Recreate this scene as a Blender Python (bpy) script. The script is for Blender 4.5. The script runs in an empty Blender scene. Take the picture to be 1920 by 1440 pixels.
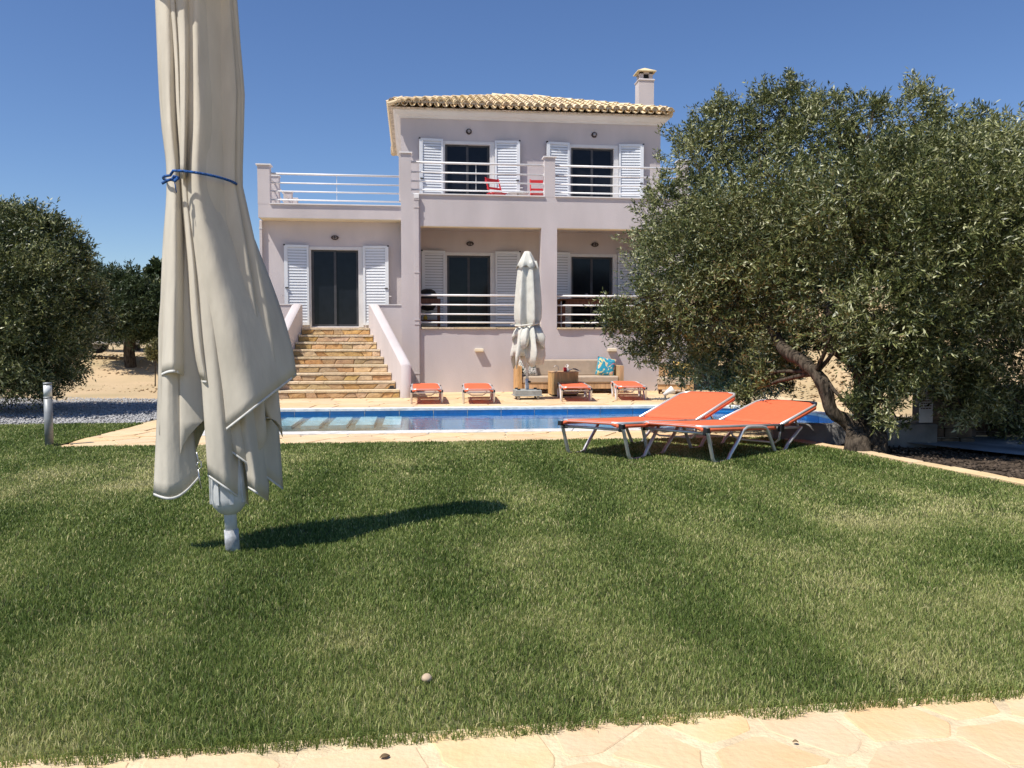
import bpy, math, random
import numpy as np
from math import sin, cos, pi, radians, sqrt, atan2
random.seed(7); RNG = np.random.default_rng(7)
C = bpy.context.scene.collection
SC = bpy.context.scene

# ------------------------------------------------------------------ camera, sky, sun, exposure
FPX, YH, HC, YAW = 1550.0, 640.0, 1.2, radians(6.75)
PIT = math.atan((720 - YH) / FPX)
cam_d = bpy.data.cameras.new('camera'); cam = bpy.data.objects.new('camera', cam_d); C.objects.link(cam)
cam.location = (0, 0, HC); cam.rotation_euler = (pi / 2 - PIT, 0, -YAW)
cam_d.sensor_width = 36; cam_d.lens = 36 * FPX / 1920; cam_d.clip_start = .05; cam_d.clip_end = 3000
SC.camera = cam

SUN = np.array([-.50, -.32, 1.0]); SUN /= np.linalg.norm(SUN)          # towards the sun
ELEV = math.asin(SUN[2])
world = bpy.data.worlds.new('World'); SC.world = world; world.use_nodes = True
nt = world.node_tree; nt.nodes.clear()
sky = nt.nodes.new('ShaderNodeTexSky'); sky.sky_type = 'NISHITA'; sky.sun_disc = False
sky.sun_elevation = ELEV; sky.sun_rotation = atan2(SUN[0], SUN[1]) % (2 * pi)
sky.altitude = 0; sky.air_density = 1.0; sky.dust_density = 0.0; sky.ozone_density = 6.0
bg = nt.nodes.new('ShaderNodeBackground'); bg.inputs['Strength'].default_value = 0.085
wo = nt.nodes.new('ShaderNodeOutputWorld')
hs = nt.nodes.new('ShaderNodeHueSaturation'); hs.inputs['Hue'].default_value = .508; hs.inputs['Saturation'].default_value = 1.07; hs.inputs['Value'].default_value = 1.22
nt.links.new(sky.outputs[0], hs.inputs['Color']); nt.links.new(hs.outputs[0], bg.inputs[0]); nt.links.new(bg.outputs[0], wo.inputs[0])
sd = bpy.data.lights.new('sun', 'SUN'); sd.energy = 5.0; sd.angle = radians(.53); sd.color = (1, .95, .87)
so = bpy.data.objects.new('sun', sd); C.objects.link(so); so.location = (-20, -10, 40)
from mathutils import Vector, Matrix
so.rotation_euler = Vector(SUN).to_track_quat('Z', 'Y').to_euler()
SC.view_settings.view_transform = 'Standard'; SC.view_settings.look = 'None'
SC.view_settings.exposure = 0.2; SC.view_settings.gamma = 1; SC.view_settings.use_curve_mapping = False
SC.cycles.max_bounces = 8; SC.cycles.transparent_max_bounces = 12

# ------------------------------------------------------------------ pixel -> place helpers (survey of the photograph)
_f = np.array([sin(YAW) * cos(PIT), cos(YAW) * cos(PIT), -sin(PIT)]); _r = np.array([cos(YAW), -sin(YAW), 0]); _u = np.cross(_r, _f)
def ray(x, y): return _f + _r * (x - 960) / FPX - _u * (y - 720) / FPX
def G(x, y, z=0.0):
    d = ray(x, y); return np.array([0, 0, HC]) + d * (z - HC) / d[2]
def P(x, y, Y):
    d = ray(x, y); return np.array([0, 0, HC]) + d * Y / d[1]

# ------------------------------------------------------------------ materials
MATS = {}
def mat(name, col, rough=.6, spec=.3, metal=0, var=.12, scale=6, bump=0, bscale=40, col2=None, rnd=0, attr=None, ramp=None, trans=0, detail=4, stretch=None):
    m = bpy.data.materials.new(name); m.use_nodes = True; t = m.node_tree; n = t.nodes; l = t.links
    b = n['Principled BSDF']; b.inputs['Roughness'].default_value = rough; b.inputs['Metallic'].default_value = metal
    b.inputs['Specular IOR Level'].default_value = spec
    tc = n.new('ShaderNodeTexCoord'); vec = tc.outputs['Object']
    if stretch:
        mp = n.new('ShaderNodeMapping'); mp.inputs['Scale'].default_value = stretch; l.new(vec, mp.inputs[0]); vec = mp.outputs[0]
    if rnd:
        oi = n.new('ShaderNodeObjectInfo'); ad = n.new('ShaderNodeVectorMath'); ad.operation = 'MULTIPLY_ADD'
        l.new(oi.outputs['Random'], ad.inputs[0]); ad.inputs[1].default_value = (37, 53, 71); l.new(vec, ad.inputs[2]); vec = ad.outputs[0]
    nz = n.new('ShaderNodeTexNoise'); nz.inputs['Scale'].default_value = scale; nz.inputs['Detail'].default_value = detail; l.new(vec, nz.inputs['Vector'])
    c2 = col2 or tuple(c * (1 - var * 2.2) for c in col); c1 = tuple(min(1, c * (1 + var)) for c in col) if not col2 else col
    cr = n.new('ShaderNodeValToRGB'); cr.color_ramp.elements[0].position = .32; cr.color_ramp.elements[1].position = .68
    cr.color_ramp.elements[0].color = (*c2, 1); cr.color_ramp.elements[1].color = (*c1, 1); l.new(nz.outputs['Fac'], cr.inputs[0])
    out = cr.outputs[0]
    if attr:
        an = n.new('ShaderNodeAttribute'); an.attribute_name = attr
        r2 = n.new('ShaderNodeValToRGB'); e = r2.color_ramp.elements
        for i, (p, c) in enumerate(ramp):
            if i < 2: e[i].position = p; e[i].color = (*c, 1)
            else:
                q = e.new(p); q.color = (*c, 1)
        l.new(an.outputs['Fac'], r2.inputs[0]); out = r2.outputs[0]
    if rnd and not attr:
        h = n.new('ShaderNodeHueSaturation'); l.new(out, h.inputs['Color'])
        for sock, a, w in (('Value', 1, rnd), ('Hue', .5, rnd * .06), ('Saturation', 1, rnd * .9)):
            wn = n.new('ShaderNodeTexWhiteNoise'); wn.noise_dimensions = '1D'
            ma = n.new('ShaderNodeMath'); ma.operation = 'ADD'; ma.inputs[1].default_value = {'Value': 1.3, 'Hue': 7.7, 'Saturation': 4.1}[sock]
            l.new(oi.outputs['Random'], ma.inputs[0]); l.new(ma.outputs[0], wn.inputs['W'])
            mr = n.new('ShaderNodeMapRange'); mr.inputs['To Min'].default_value = a - w; mr.inputs['To Max'].default_value = a + w
            l.new(wn.outputs['Value'], mr.inputs['Value']); l.new(mr.outputs[0], h.inputs[sock])
        out = h.outputs[0]
    l.new(out, b.inputs['Base Color'])
    if trans:
        tr = n.new('ShaderNodeBsdfTranslucent'); l.new(out, tr.inputs['Color']); mx = n.new('ShaderNodeMixShader'); mx.inputs[0].default_value = trans
        l.new(b.outputs[0], mx.inputs[1]); l.new(tr.outputs[0], mx.inputs[2]); l.new(mx.outputs[0], n['Material Output'].inputs['Surface'])
    if bump:
        n2 = n.new('ShaderNodeTexNoise'); n2.inputs['Scale'].default_value = bscale; n2.inputs['Detail'].default_value = 5; l.new(vec, n2.inputs['Vector'])
        bp = n.new('ShaderNodeBump'); bp.inputs['Strength'].default_value = bump; bp.inputs['Distance'].default_value = .02
        l.new(n2.outputs['Fac'], bp.inputs['Height']); l.new(bp.outputs[0], b.inputs['Normal'])
    MATS[name] = m; return m

M = dict(
    wall=mat('stucco', (.60, .54, .53), .9, .15, var=.05, scale=.9, bump=.3, bscale=60, detail=8, stretch=(1.6, 1.6, .6)),
    white=mat('white_trim', (.78, .75, .72), .6, .3, var=.03, scale=2),
    cream=mat('cream_paint', (.80, .69, .50), .8, .2, var=.04, scale=3),
    cap=mat('white_marble', (.80, .77, .75), .5, .4, var=.04, scale=5),
    shutter=mat('white_aluminium', (.74, .76, .78), .45, .4, var=.02, scale=3),
    shutdark=mat('black_fitting_and_shade', (.015, .015, .017), .5, .4),
    frame=mat('door_frame', (.72, .70, .68), .45, .4, var=.03),
    sash=mat('grey_sash', (.06, .06, .065), .5, .4),
    glass=mat('dark_glass', (.010, .012, .018), .08, .22, var=.1),
    rail=mat('white_rail', (.80, .78, .77), .4, .45, var=.02),
    tile=mat('clay_tile', (.84, .69, .44), .85, .2, var=.13, scale=9, rnd=.13, bump=.3, bscale=50, col2=(.72, .56, .36)),
    tilepale=mat('tile_mortar', (.66, .57, .45), .9, .1, var=.2, scale=14, bump=.5),
    stone=mat('step_stone', (.63, .43, .22), .85, .25, var=.2, scale=11, rnd=.24, bump=.7, bscale=35, col2=(.47, .31, .17)),
    tread=mat('tread_stone', (.74, .60, .41), .85, .25, var=.18, scale=14, rnd=.10, bump=.6, bscale=50, col2=(.58, .46, .31)),
    pave=mat('flagstone', (.69, .475, .26), .8, .25, scale=5.5, rnd=.08, bump=.3, bscale=40, col2=(.68, .53, .33), detail=10),
    mortar=mat('paving_mortar', (.72, .57, .365), .9, .15, var=.10, scale=9, bump=.4, bscale=60),
    tubing=mat('aluminium_tube', (.74, .72, .70), .34, .5, metal=.45, var=.05, scale=8),
    blackp=mat('black_plastic', (.018, .018, .02), .5, .4),
    orange=mat('orange_mesh', (.88, .19, .085), .75, .2, var=.03, scale=20, bump=.2, bscale=300, trans=.16),
    canvas=mat('canvas', (.655, .605, .505), .95, .1, var=.07, scale=5, bump=.40, bscale=8, trans=.10, detail=8, stretch=(1.3, 1.3, .45)),
    hem=mat('hem_tape', (.66, .65, .61), .8, .2, var=.06, scale=30),
    canvas2=mat('pale_canvas', (.70, .68, .60), .95, .1, var=.06, scale=6, bump=.3, bscale=20, trans=.1),
    rope=mat('blue_rope', (.02, .12, .42), .6, .3, var=.3, scale=90, bump=.8, bscale=160),
    polew=mat('painted_metal', (.62, .63, .62), .4, .4, var=.08, scale=14),
    poled=mat('weathered_zinc', (.48, .49, .50), .5, .4, var=.25, scale=22),
    greyb=mat('grey_base', (.33, .34, .32), .6, .3, var=.12, scale=9),
    wood=mat('light_wood', (.60, .38, .19), .6, .3, scale=2.2, var=.15, stretch=(9, 9, 1.2), bump=.15, rnd=.12),
    woodd=mat('dark_wood', (.14, .065, .04), .6, .3, var=.2, scale=3, stretch=(8, 8, 1), rnd=.1),
    beige=mat('beige_cushion', (.50, .40, .30), .95, .1, var=.04, scale=9, bump=.2, bscale=120),
    red=mat('red_paint', (.60, .03, .035), .5, .4, var=.08),
    whitep=mat('white_plastic', (.78, .77, .74), .45, .4, var=.03),
    paper=mat('paper', (.75, .72, .68), .8, .2, var=.1, scale=18),
    print=mat('printed_page', (.08, .07, .07), .5, .3, col2=(.5, .42, .38), scale=22),
    bark=mat('olive_bark', (.095, .075, .055), .95, .1, var=.35, scale=9, bump=1, bscale=22, stretch=(3, 3, .8)),
    gravel=mat('grey_gravel', (.46, .45, .44), .9, .2, var=.22, scale=45, bump=.8, bscale=60),
    dirt=mat('dry_dirt', (.56, .41, .25), .95, .1, scale=.5, col2=(.43, .33, .19), bump=.7, bscale=6, detail=9),
    soil=mat('dark_soil', (.10, .075, .055), .95, .1, var=.35, scale=7, bump=.8, bscale=18),
    lawn=mat('lawn_soil', (.10, .105, .045), .95, .1, var=.3, scale=2.5, bump=.5),
    conc=mat('grey_concrete', (.27, .26, .25), .9, .2, var=.18, scale=3, bump=.5, bscale=20, detail=8),
    bluec=mat('blue_grey_concrete', (.30, .34, .39), .85, .2, var=.2, scale=2.5, bump=.4, bscale=24),
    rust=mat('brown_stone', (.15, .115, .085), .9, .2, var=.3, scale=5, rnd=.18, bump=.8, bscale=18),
    poolt=mat('blue_pool_tile', (.045, .26, .58), .35, .5, var=.06, scale=12, rnd=.06),
    poolb=mat('pale_blue_pool', (.38, .60, .76), .5, .4, var=.1, scale=3),
    coping=mat('white_coping', (.72, .70, .66), .7, .3, var=.1, scale=9, rnd=.06, bump=.3),
    ledge=mat('submerged_brown', (.30, .22, .17), .8, .3, var=.2, scale=8),
    bollard=mat('grey_bollard', (.30, .31, .31), .5, .4, metal=.2, var=.1, scale=11),
    lens=mat('frosted_lens', (.75, .76, .74), .35, .4, var=.04),
    carw=mat('white_car_paint', (.75, .75, .75), .25, .5, var=.02),
    lampb=mat('brown_lamp', (.05, .032, .03), .5, .4, var=.2),
    lampg=mat('lamp_glass', (.30, .27, .26), .2, .5),
    pebble=mat('dark_pebble', (.12, .12, .13), .8, .3, rnd=.4, var=.2, scale=12),
    mush=mat('pale_cap', (.66, .50, .34), .7, .3, var=.15, scale=30),
    dry=mat('dry_leaf', (.24, .16, .085), .8, .2, var=.25, scale=30),
    steel=mat('steel_hook', (.45, .45, .44), .3, .5, metal=.9, var=.1),
    yellow=mat('yellow_box', (.55, .36, .05), .6, .3),
    sign=mat('white_sign', (.70, .70, .70), .5, .3, var=.06),
    ink=mat('red_black_ink', (.13, .05, .05), .7, .2, var=.2),
)
RAMP_OLIVE = [(0, (.026, .037, .010)), (.45, (.072, .092, .025)), (.74, (.265, .275, .092)), (1, (.50, .50, .29))]  # silvery leaf tones, plus sunlit and shaded extremes put into the colour
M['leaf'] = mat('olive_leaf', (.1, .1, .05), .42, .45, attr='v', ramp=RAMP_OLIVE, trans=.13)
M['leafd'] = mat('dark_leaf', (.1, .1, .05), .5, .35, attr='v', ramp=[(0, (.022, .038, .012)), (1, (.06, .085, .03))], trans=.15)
M['leafy'] = mat('young_leaf', (.1, .1, .05), .5, .35, attr='v', ramp=[(0, (.09, .09, .03)), (1, (.26, .23, .09))], trans=.2)
M['blade'] = mat('grass_blade', (.1, .1, .05), .5, .3, attr='v', ramp=[(0, (.062, .104, .020)), (.40, (.192, .262, .062)), (.70, (.42, .435, .150)), (1, (.66, .60, .30))], trans=.34)

def pillow_mat(name, cols, bg, sc):
    m = bpy.data.materials.new(name); m.use_nodes = True; t = m.node_tree; n = t.nodes; l = t.links; b = n['Principled BSDF']; b.inputs['Roughness'].default_value = .9
    tc = n.new('ShaderNodeTexCoord'); nz = n.new('ShaderNodeTexNoise'); nz.inputs['Scale'].default_value = sc; nz.inputs['Distortion'].default_value = 1.6; nz.inputs['Detail'].default_value = 2
    l.new(tc.outputs['Object'], nz.inputs['Vector']); cr = n.new('ShaderNodeValToRGB'); cr.color_ramp.interpolation = 'CONSTANT'; e = cr.color_ramp.elements
    stops = [(.0, bg)] + cols
    for i, (p, c) in enumerate(stops):
        q = e[i] if i < 2 else e.new(p); q.position = p; q.color = (*c, 1)
    l.new(nz.outputs['Fac'], cr.inputs[0]); l.new(cr.outputs[0], b.inputs['Base Color']); return m
M['pil_blue'] = pillow_mat('tropical_print', [(.36, (.65, .60, .25)), (.42, (.02, .28, .40)), (.52, (.03, .16, .30)), (.56, (.05, .36, .45)), (.62, (.70, .16, .18)), (.67, (.75, .70, .55))], (.70, .40, .35), 7)
M['pil_yel'] = pillow_mat('yellow_print', [(.40, (.75, .50, .12)), (.52, (.10, .30, .12)), (.56, (.75, .65, .25)), (.64, (.60, .14, .10))], (.70, .42, .25), 6)
M['pil_bw'] = pillow_mat('leaf_print', [(.40, (.65, .62, .56)), (.52, (.03, .05, .04)), (.57, (.60, .58, .52)), (.63, (.06, .10, .07))], (.05, .07, .05), 9)

def water_mat():
    m = bpy.data.materials.new('pool_water'); m.use_nodes = True; t = m.node_tree; n = t.nodes; l = t.links; n.remove(n['Principled BSDF'])
    tr = n.new('ShaderNodeBsdfTransparent'); tr.inputs[0].default_value = (.62, .87, .98, 1)
    gl = n.new('ShaderNodeBsdfGlossy'); gl.inputs['Roughness'].default_value = .02; gl.inputs[0].default_value = (.82, .92, 1, 1)
    fr = n.new('ShaderNodeFresnel'); fr.inputs['IOR'].default_value = 1.33
    tc = n.new('ShaderNodeTexCoord'); mp = n.new('ShaderNodeMapping'); mp.inputs['Scale'].default_value = (1, 2.2, 1)
    nz = n.new('ShaderNodeTexNoise'); nz.inputs['Scale'].default_value = 3.2; nz.inputs['Detail'].default_value = 3
    bp = n.new('ShaderNodeBump'); bp.inputs['Strength'].default_value = .10; bp.inputs['Distance'].default_value = .05
    l.new(tc.outputs['Object'], mp.inputs[0]); l.new(mp.outputs[0], nz.inputs['Vector']); l.new(nz.outputs['Fac'], bp.inputs['Height'])
    l.new(bp.outputs[0], gl.inputs['Normal']); l.new(bp.outputs[0], fr.inputs['Normal'])
    mx = n.new('ShaderNodeMixShader'); l.new(fr.outputs[0], mx.inputs[0]); l.new(tr.outputs[0], mx.inputs[1]); l.new(gl.outputs[0], mx.inputs[2])
    l.new(mx.outputs[0], n['Material Output'].inputs['Surface']); return m
M['water'] = water_mat()

# ------------------------------------------------------------------ mesh helpers
WL = {}                                                   # world origin of each object (parents are unrotated while building)
def link(o, parent=None, world=None):
    C.objects.link(o)
    if parent is not None:
        o.parent = parent
        pw = WL[parent.name]
        if world is not None: o.location = Vector(world) - pw
        WL[o.name] = pw + o.location
    else:
        if world is not None: o.location = world
        WL[o.name] = o.location.copy()
    return o
def tag(o, label=None, cat=None, group=None, kind=None):
    if label: o['label'] = label
    if cat: o['category'] = cat
    if group: o['group'] = group
    if kind: o['kind'] = kind
    return o
def empty(name, loc, label=None, cat=None, group=None, kind=None):
    o = bpy.data.objects.new(name, None); o.empty_display_size = .1
    link(o, None, loc); return tag(o, label, cat, group, kind)

class MB:
    def __init__(s): s.v = []; s.f = []; s.sm = []
    def add(s, vs, fs, smooth=False):
        k = len(s.v); s.v += [tuple(float(c) for c in v) for v in vs]; s.f += [tuple(i + k for i in f) for f in fs]; s.sm += [smooth] * len(fs); return s
    def box(s, x0, x1, y0, y1, z0, z1, b=0):
        if b:
            return s.bevbox(x0, x1, y0, y1, z0, z1, b)
        return s.add([(x0, y0, z0), (x1, y0, z0), (x1, y1, z0), (x0, y1, z0), (x0, y0, z1), (x1, y0, z1), (x1, y1, z1), (x0, y1, z1)],
                     [(0, 3, 2, 1), (4, 5, 6, 7), (0, 1, 5, 4), (1, 2, 6, 5), (2, 3, 7, 6), (3, 0, 4, 7)])
    def bevbox(s, x0, x1, y0, y1, z0, z1, b):
        ring = lambda i, z: [(x0 + i, y0 + i, z), (x1 - i, y0 + i, z), (x1 - i, y1 - i, z), (x0 + i, y1 - i, z)]
        vs = ring(b, z0) + ring(0, z0 + b) + ring(0, z1 - b) + ring(b, z1); fs = [(3, 2, 1, 0), (12, 13, 14, 15)]
        for r in range(3):
            for i in range(4): fs.append((r * 4 + i, r * 4 + (i + 1) % 4, r * 4 + 4 + (i + 1) % 4, r * 4 + 4 + i))
        return s.add(vs, fs)
    def bar(s, a, b, w, h=None, up=(0, 0, 1)):
        a = Vector(a); b = Vector(b); d = (b - a).normalized(); u = Vector(up)
        if abs(d.dot(u)) > .98: u = Vector((0, 1, 0))
        x = d.cross(u).normalized(); y = x.cross(d); h = h or w
        vs = [p + x * i * w / 2 + y * j * h / 2 for p in (a, b) for i, j in ((-1, -1), (1, -1), (1, 1), (-1, 1))]
        return s.add(vs, [(0, 1, 2, 3), (7, 6, 5, 4), (0, 4, 5, 1), (1, 5, 6, 2), (2, 6, 7, 3), (3, 7, 4, 0)])
    def tube(s, pts, r, n=8, closed=False, cap=True):
        pts = [Vector(p) for p in pts]; m = len(pts); rs = r if isinstance(r, (list, tuple, np.ndarray)) else [r] * m
        vs = []; u = None
        for i, p in enumerate(pts):
            if closed: d = pts[(i + 1) % m] - pts[i - 1]
            else: d = pts[min(i + 1, m - 1)] - pts[max(i - 1, 0)]
            d.normalize()
            if u is None:
                u = d.cross(Vector((0, 0, 1)));  u = u if u.length > .05 else d.cross(Vector((0, 1, 0)))
            u = (u - d * u.dot(d)).normalized(); w = d.cross(u)
            vs += [p + (u * cos(2 * pi * k / n) + w * sin(2 * pi * k / n)) * rs[i] for k in range(n)]
        fs = []
        for i in range(m if closed else m - 1):
            j = (i + 1) % m
            for k in range(n): fs.append((i * n + k, i * n + (k + 1) % n, j * n + (k + 1) % n, j * n + k))
        s.add(vs, fs, True)
        if cap and not closed:
            k = len(s.v) - len(vs); s.f += [tuple(k + n - 1 - i for i in range(n)), tuple(k + (m - 1) * n + i for i in range(n))]; s.sm += [False, False]
        return s
    def lathe(s, prof, cx, cy, n=20, cz=0):
        vs = [(cx + r * cos(2 * pi * k / n), cy + r * sin(2 * pi * k / n), cz + z) for r, z in prof for k in range(n)]; fs = []
        for i in range(len(prof) - 1):
            for k in range(n): fs.append((i * n + k, i * n + (k + 1) % n, (i + 1) * n + (k + 1) % n, (i + 1) * n + k))
        s.add(vs, fs, True)
        k = len(s.v) - len(vs)
        if prof[0][0] > 1e-4: s.f.append(tuple(k + n - 1 - i for i in range(n))); s.sm.append(False)
        if prof[-1][0] > 1e-4: s.f.append(tuple(k + (len(prof) - 1) * n + i for i in range(n))); s.sm.append(False)
        return s
    def prism(s, poly, z0, z1, b=0):                       # vertical prism over a ccw polygon
        n = len(poly); cx = sum(p[0] for p in poly) / n; cy = sum(p[1] for p in poly) / n
        if b:
            ins = [(cx + (x - cx) * (1 - b / max(.05, math.hypot(x - cx, y - cy))), cy + (y - cy) * (1 - b / max(.05, math.hypot(x - cx, y - cy)))) for x, y in poly]
            vs = [(x, y, z0) for x, y in poly] + [(x, y, z1 - b * .5) for x, y in poly] + [(x, y, z1) for x, y in ins]
            fs = [tuple(range(2 * n, 3 * n))] + [(r * n + i, r * n + (i + 1) % n, (r + 1) * n + (i + 1) % n, (r + 1) * n + i) for r in range(2) for i in range(n)]
        else:
            vs = [(x, y, z) for z in (z0, z1) for x, y in poly]
            fs = [tuple(range(n - 1, -1, -1)), tuple(range(n, 2 * n))] + [(i, (i + 1) % n, n + (i + 1) % n, n + i) for i in range(n)]
        return s.add(vs, fs)
    def extr(s, poly, axis, a, b):                         # polygon in the plane across `axis`, extruded from a to b
        n = len(poly)
        mk = (lambda p, t: (t, p[0], p[1])) if axis == 'x' else (lambda p, t: (p[0], t, p[1]))
        vs = [mk(p, t) for t in (a, b) for p in poly]
        return s.add(vs, [tuple(range(n - 1, -1, -1)), tuple(range(n, 2 * n))] + [(i, (i + 1) % n, n + (i + 1) % n, n + i) for i in range(n)])
    def grid(s, rows, smooth=True):
        m = len(rows[0]); vs = [p for r in rows for p in r]
        return s.add(vs, [(i * m + j, i * m + j + 1, (i + 1) * m + j + 1, (i + 1) * m + j) for i in range(len(rows) - 1) for j in range(m - 1)], smooth)
    def build(s, name, material, parent=None, origin=None, kind=None, label=None, mods=None):
        o0 = Vector(origin) if origin is not None else (WL[parent.name] if parent is not None else Vector((0, 0, 0)))
        me = bpy.data.meshes.new(name); me.from_pydata([tuple(Vector(v) - o0) for v in s.v], [], s.f); me.validate(); me.update()
        if len(me.polygons) == len(s.sm): me.polygons.foreach_set('use_smooth', s.sm)
        me.materials.append(material); o = bpy.data.objects.new(name, me)
        link(o, parent, o0)
        if kind: o['kind'] = kind
        if label: o['label'] = label
        return o
def inst(name, mesh, parent, world, rot=None, scale=None):
    o = bpy.data.objects.new(name, mesh); link(o, parent, world)
    if rot is not None: o.rotation_euler = rot
    if scale is not None: o.scale = scale
    return o
def bevel(o, w=.01, seg=2):
    m = o.modifiers.new('bevel', 'BEVEL'); m.width = w; m.segments = seg; m.limit_method = 'ANGLE'; return o
def solid(o, t, off=0):
    m = o.modifiers.new('solid', 'SOLIDIFY'); m.thickness = t; m.offset = off; return o
def fast_mesh(name, co, quads, material, parent=None, face_attr=None, kind=None, smooth=False, tri=False):
    k = 3 if tri else 4; me = bpy.data.meshes.new(name); nv = len(co); nf = len(quads)
    pw = np.array(WL[parent.name]) if parent is not None else np.zeros(3)
    me.vertices.add(nv); me.vertices.foreach_set('co', (np.asarray(co, np.float64) - pw).astype(np.float32).ravel())
    me.loops.add(nf * k); me.loops.foreach_set('vertex_index', np.asarray(quads, np.int32).ravel())
    me.polygons.add(nf); me.polygons.foreach_set('loop_start', np.arange(0, nf * k, k, dtype=np.int32))
    me.polygons.foreach_set('loop_total', np.full(nf, k, np.int32))
    me.update(calc_edges=True)
    if face_attr is not None:
        a = me.attributes.new('v', 'FLOAT', 'FACE'); a.data.foreach_set('value', np.asarray(face_attr, np.float32))
    if smooth: me.polygons.foreach_set('use_smooth', np.ones(nf, bool))
    me.materials.append(material); o = bpy.data.objects.new(name, me); link(o, parent, WL[parent.name] if parent is not None else (0, 0, 0))
    if kind: o['kind'] = kind
    return o
_tab = RNG.random((256, 256))
def vnoise(x, y, s=1.0, seed=0):
    x = np.asarray(x) / s + seed * 17.3; y = np.asarray(y) / s + seed * 9.1
    xi = np.floor(x).astype(int); yi = np.floor(y).astype(int); fx = x - xi; fy = y - yi; fx = fx * fx * (3 - 2 * fx); fy = fy * fy * (3 - 2 * fy)
    t = lambda a, b: _tab[a % 256, b % 256]
    return (t(xi, yi) * (1 - fx) + t(xi + 1, yi) * fx) * (1 - fy) + (t(xi, yi + 1) * (1 - fx) + t(xi + 1, yi + 1) * fx) * fy

# ------------------------------------------------------------------ crazy paving
def clip(poly, nx, ny, c):                                  # keep nx*x+ny*y<=c
    out = []
    for i in range(len(poly)):
        a = poly[i]; b = poly[(i + 1) % len(poly)]; da = nx * a[0] + ny * a[1] - c; db = nx * b[0] + ny * b[1] - c
        if da <= 0: out.append(a)
        if da * db < 0:
            t = da / (da - db); out.append((a[0] + (b[0] - a[0]) * t, a[1] + (b[1] - a[1]) * t))
    return out
def crazy(region, cell, gap, rnd, wild=False):
    xs = [p[0] for p in region]; ys = [p[1] for p in region]; pts = []
    i = 0; y = min(ys)
    while y < max(ys) + cell:
        x = min(xs) - (cell / 2 if i % 2 else 0)
        while x < max(xs) + cell:
            pts.append((x + rnd.uniform(-.42, .42) * cell, y + rnd.uniform(-.42, .42) * cell)); x += cell * rnd.uniform(.8, 1.3)
        y += cell * .85; i += 1
    if wild:
        pts = []; xa, xb, ya, yb = min(xs), max(xs), min(ys), max(ys)
        for _ in range(6000):
            q = (rnd.uniform(xa - .2, xb + .2), rnd.uniform(ya - .2, yb + .2)); m = cell * rnd.choice((.42, .6, .85, .95))
            if all((q[0] - p[0]) ** 2 + (1.35 * (q[1] - p[1])) ** 2 > m * m for p in pts): pts.append(q)
    out = []
    for p in pts:
        poly = list(region)
        for q in pts:
            if q is p: continue
            dx, dy = q[0] - p[0], q[1] - p[1]; d = math.hypot(dx, dy)
            if d > 4 * cell or d < 1e-6: continue
            nx, ny = dx / d, dy / d; poly = clip(poly, nx, ny, nx * (p[0] + q[0]) / 2 + ny * (p[1] + q[1]) / 2 - gap / 2 * (1 if not wild else .45 + 1.1 * abs(sin(37 * (p[0] + q[0]) + 51 * (p[1] + q[1])))))
            if len(poly) < 3: break
        if len(poly) >= 3:
            ar = abs(sum(poly[i][0] * poly[(i + 1) % len(poly)][1] - poly[(i + 1) % len(poly)][0] * poly[i][1] for i in range(len(poly)))) / 2
            if ar > cell * cell * .06: out.append(poly)
    return out
def rough_poly(poly, rnd, amt, cut=.09):                    # chamfer corners and wobble edges, as split stone has
    n = len(poly); out = []
    for i in range(n):
        a, b, c = poly[i - 1], poly[i], poly[(i + 1) % n]
        t = cut * rnd.uniform(.4, 1.2)
        out.append((b[0] + (a[0] - b[0]) * t, b[1] + (a[1] - b[1]) * t)); out.append((b[0] + (c[0] - b[0]) * t, b[1] + (c[1] - b[1]) * t))
    return [(x + rnd.uniform(-amt, amt), y + rnd.uniform(-amt, amt)) for x, y in out]
def lay_paving(parent, region, cell, gap, z, seed, amt=.012, lift=.004, wild=False):
    rnd = random.Random(seed)
    for poly in crazy(region, cell, gap, rnd, wild):
        cx = sum(p[0] for p in poly) / len(poly); cy = sum(p[1] for p in poly) / len(poly)
        if wild:
            q = rough_poly(poly, rnd, amt, .10); poly = []
            for i in range(len(q)):
                a, b = q[i], q[(i + 1) % len(q)]; poly.append(a)
                if math.hypot(a[0] - b[0], a[1] - b[1]) > .08: poly.append(((a[0] + b[0]) / 2 + rnd.uniform(-.010, .010), (a[1] + b[1]) / 2 + rnd.uniform(-.010, .010)))
        MB().prism(poly if wild else rough_poly(poly, rnd, amt), z - .03, z + rnd.uniform(0, lift), .005).build('paving_stone', M['pave'], parent, origin=(cx, cy, z))
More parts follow.
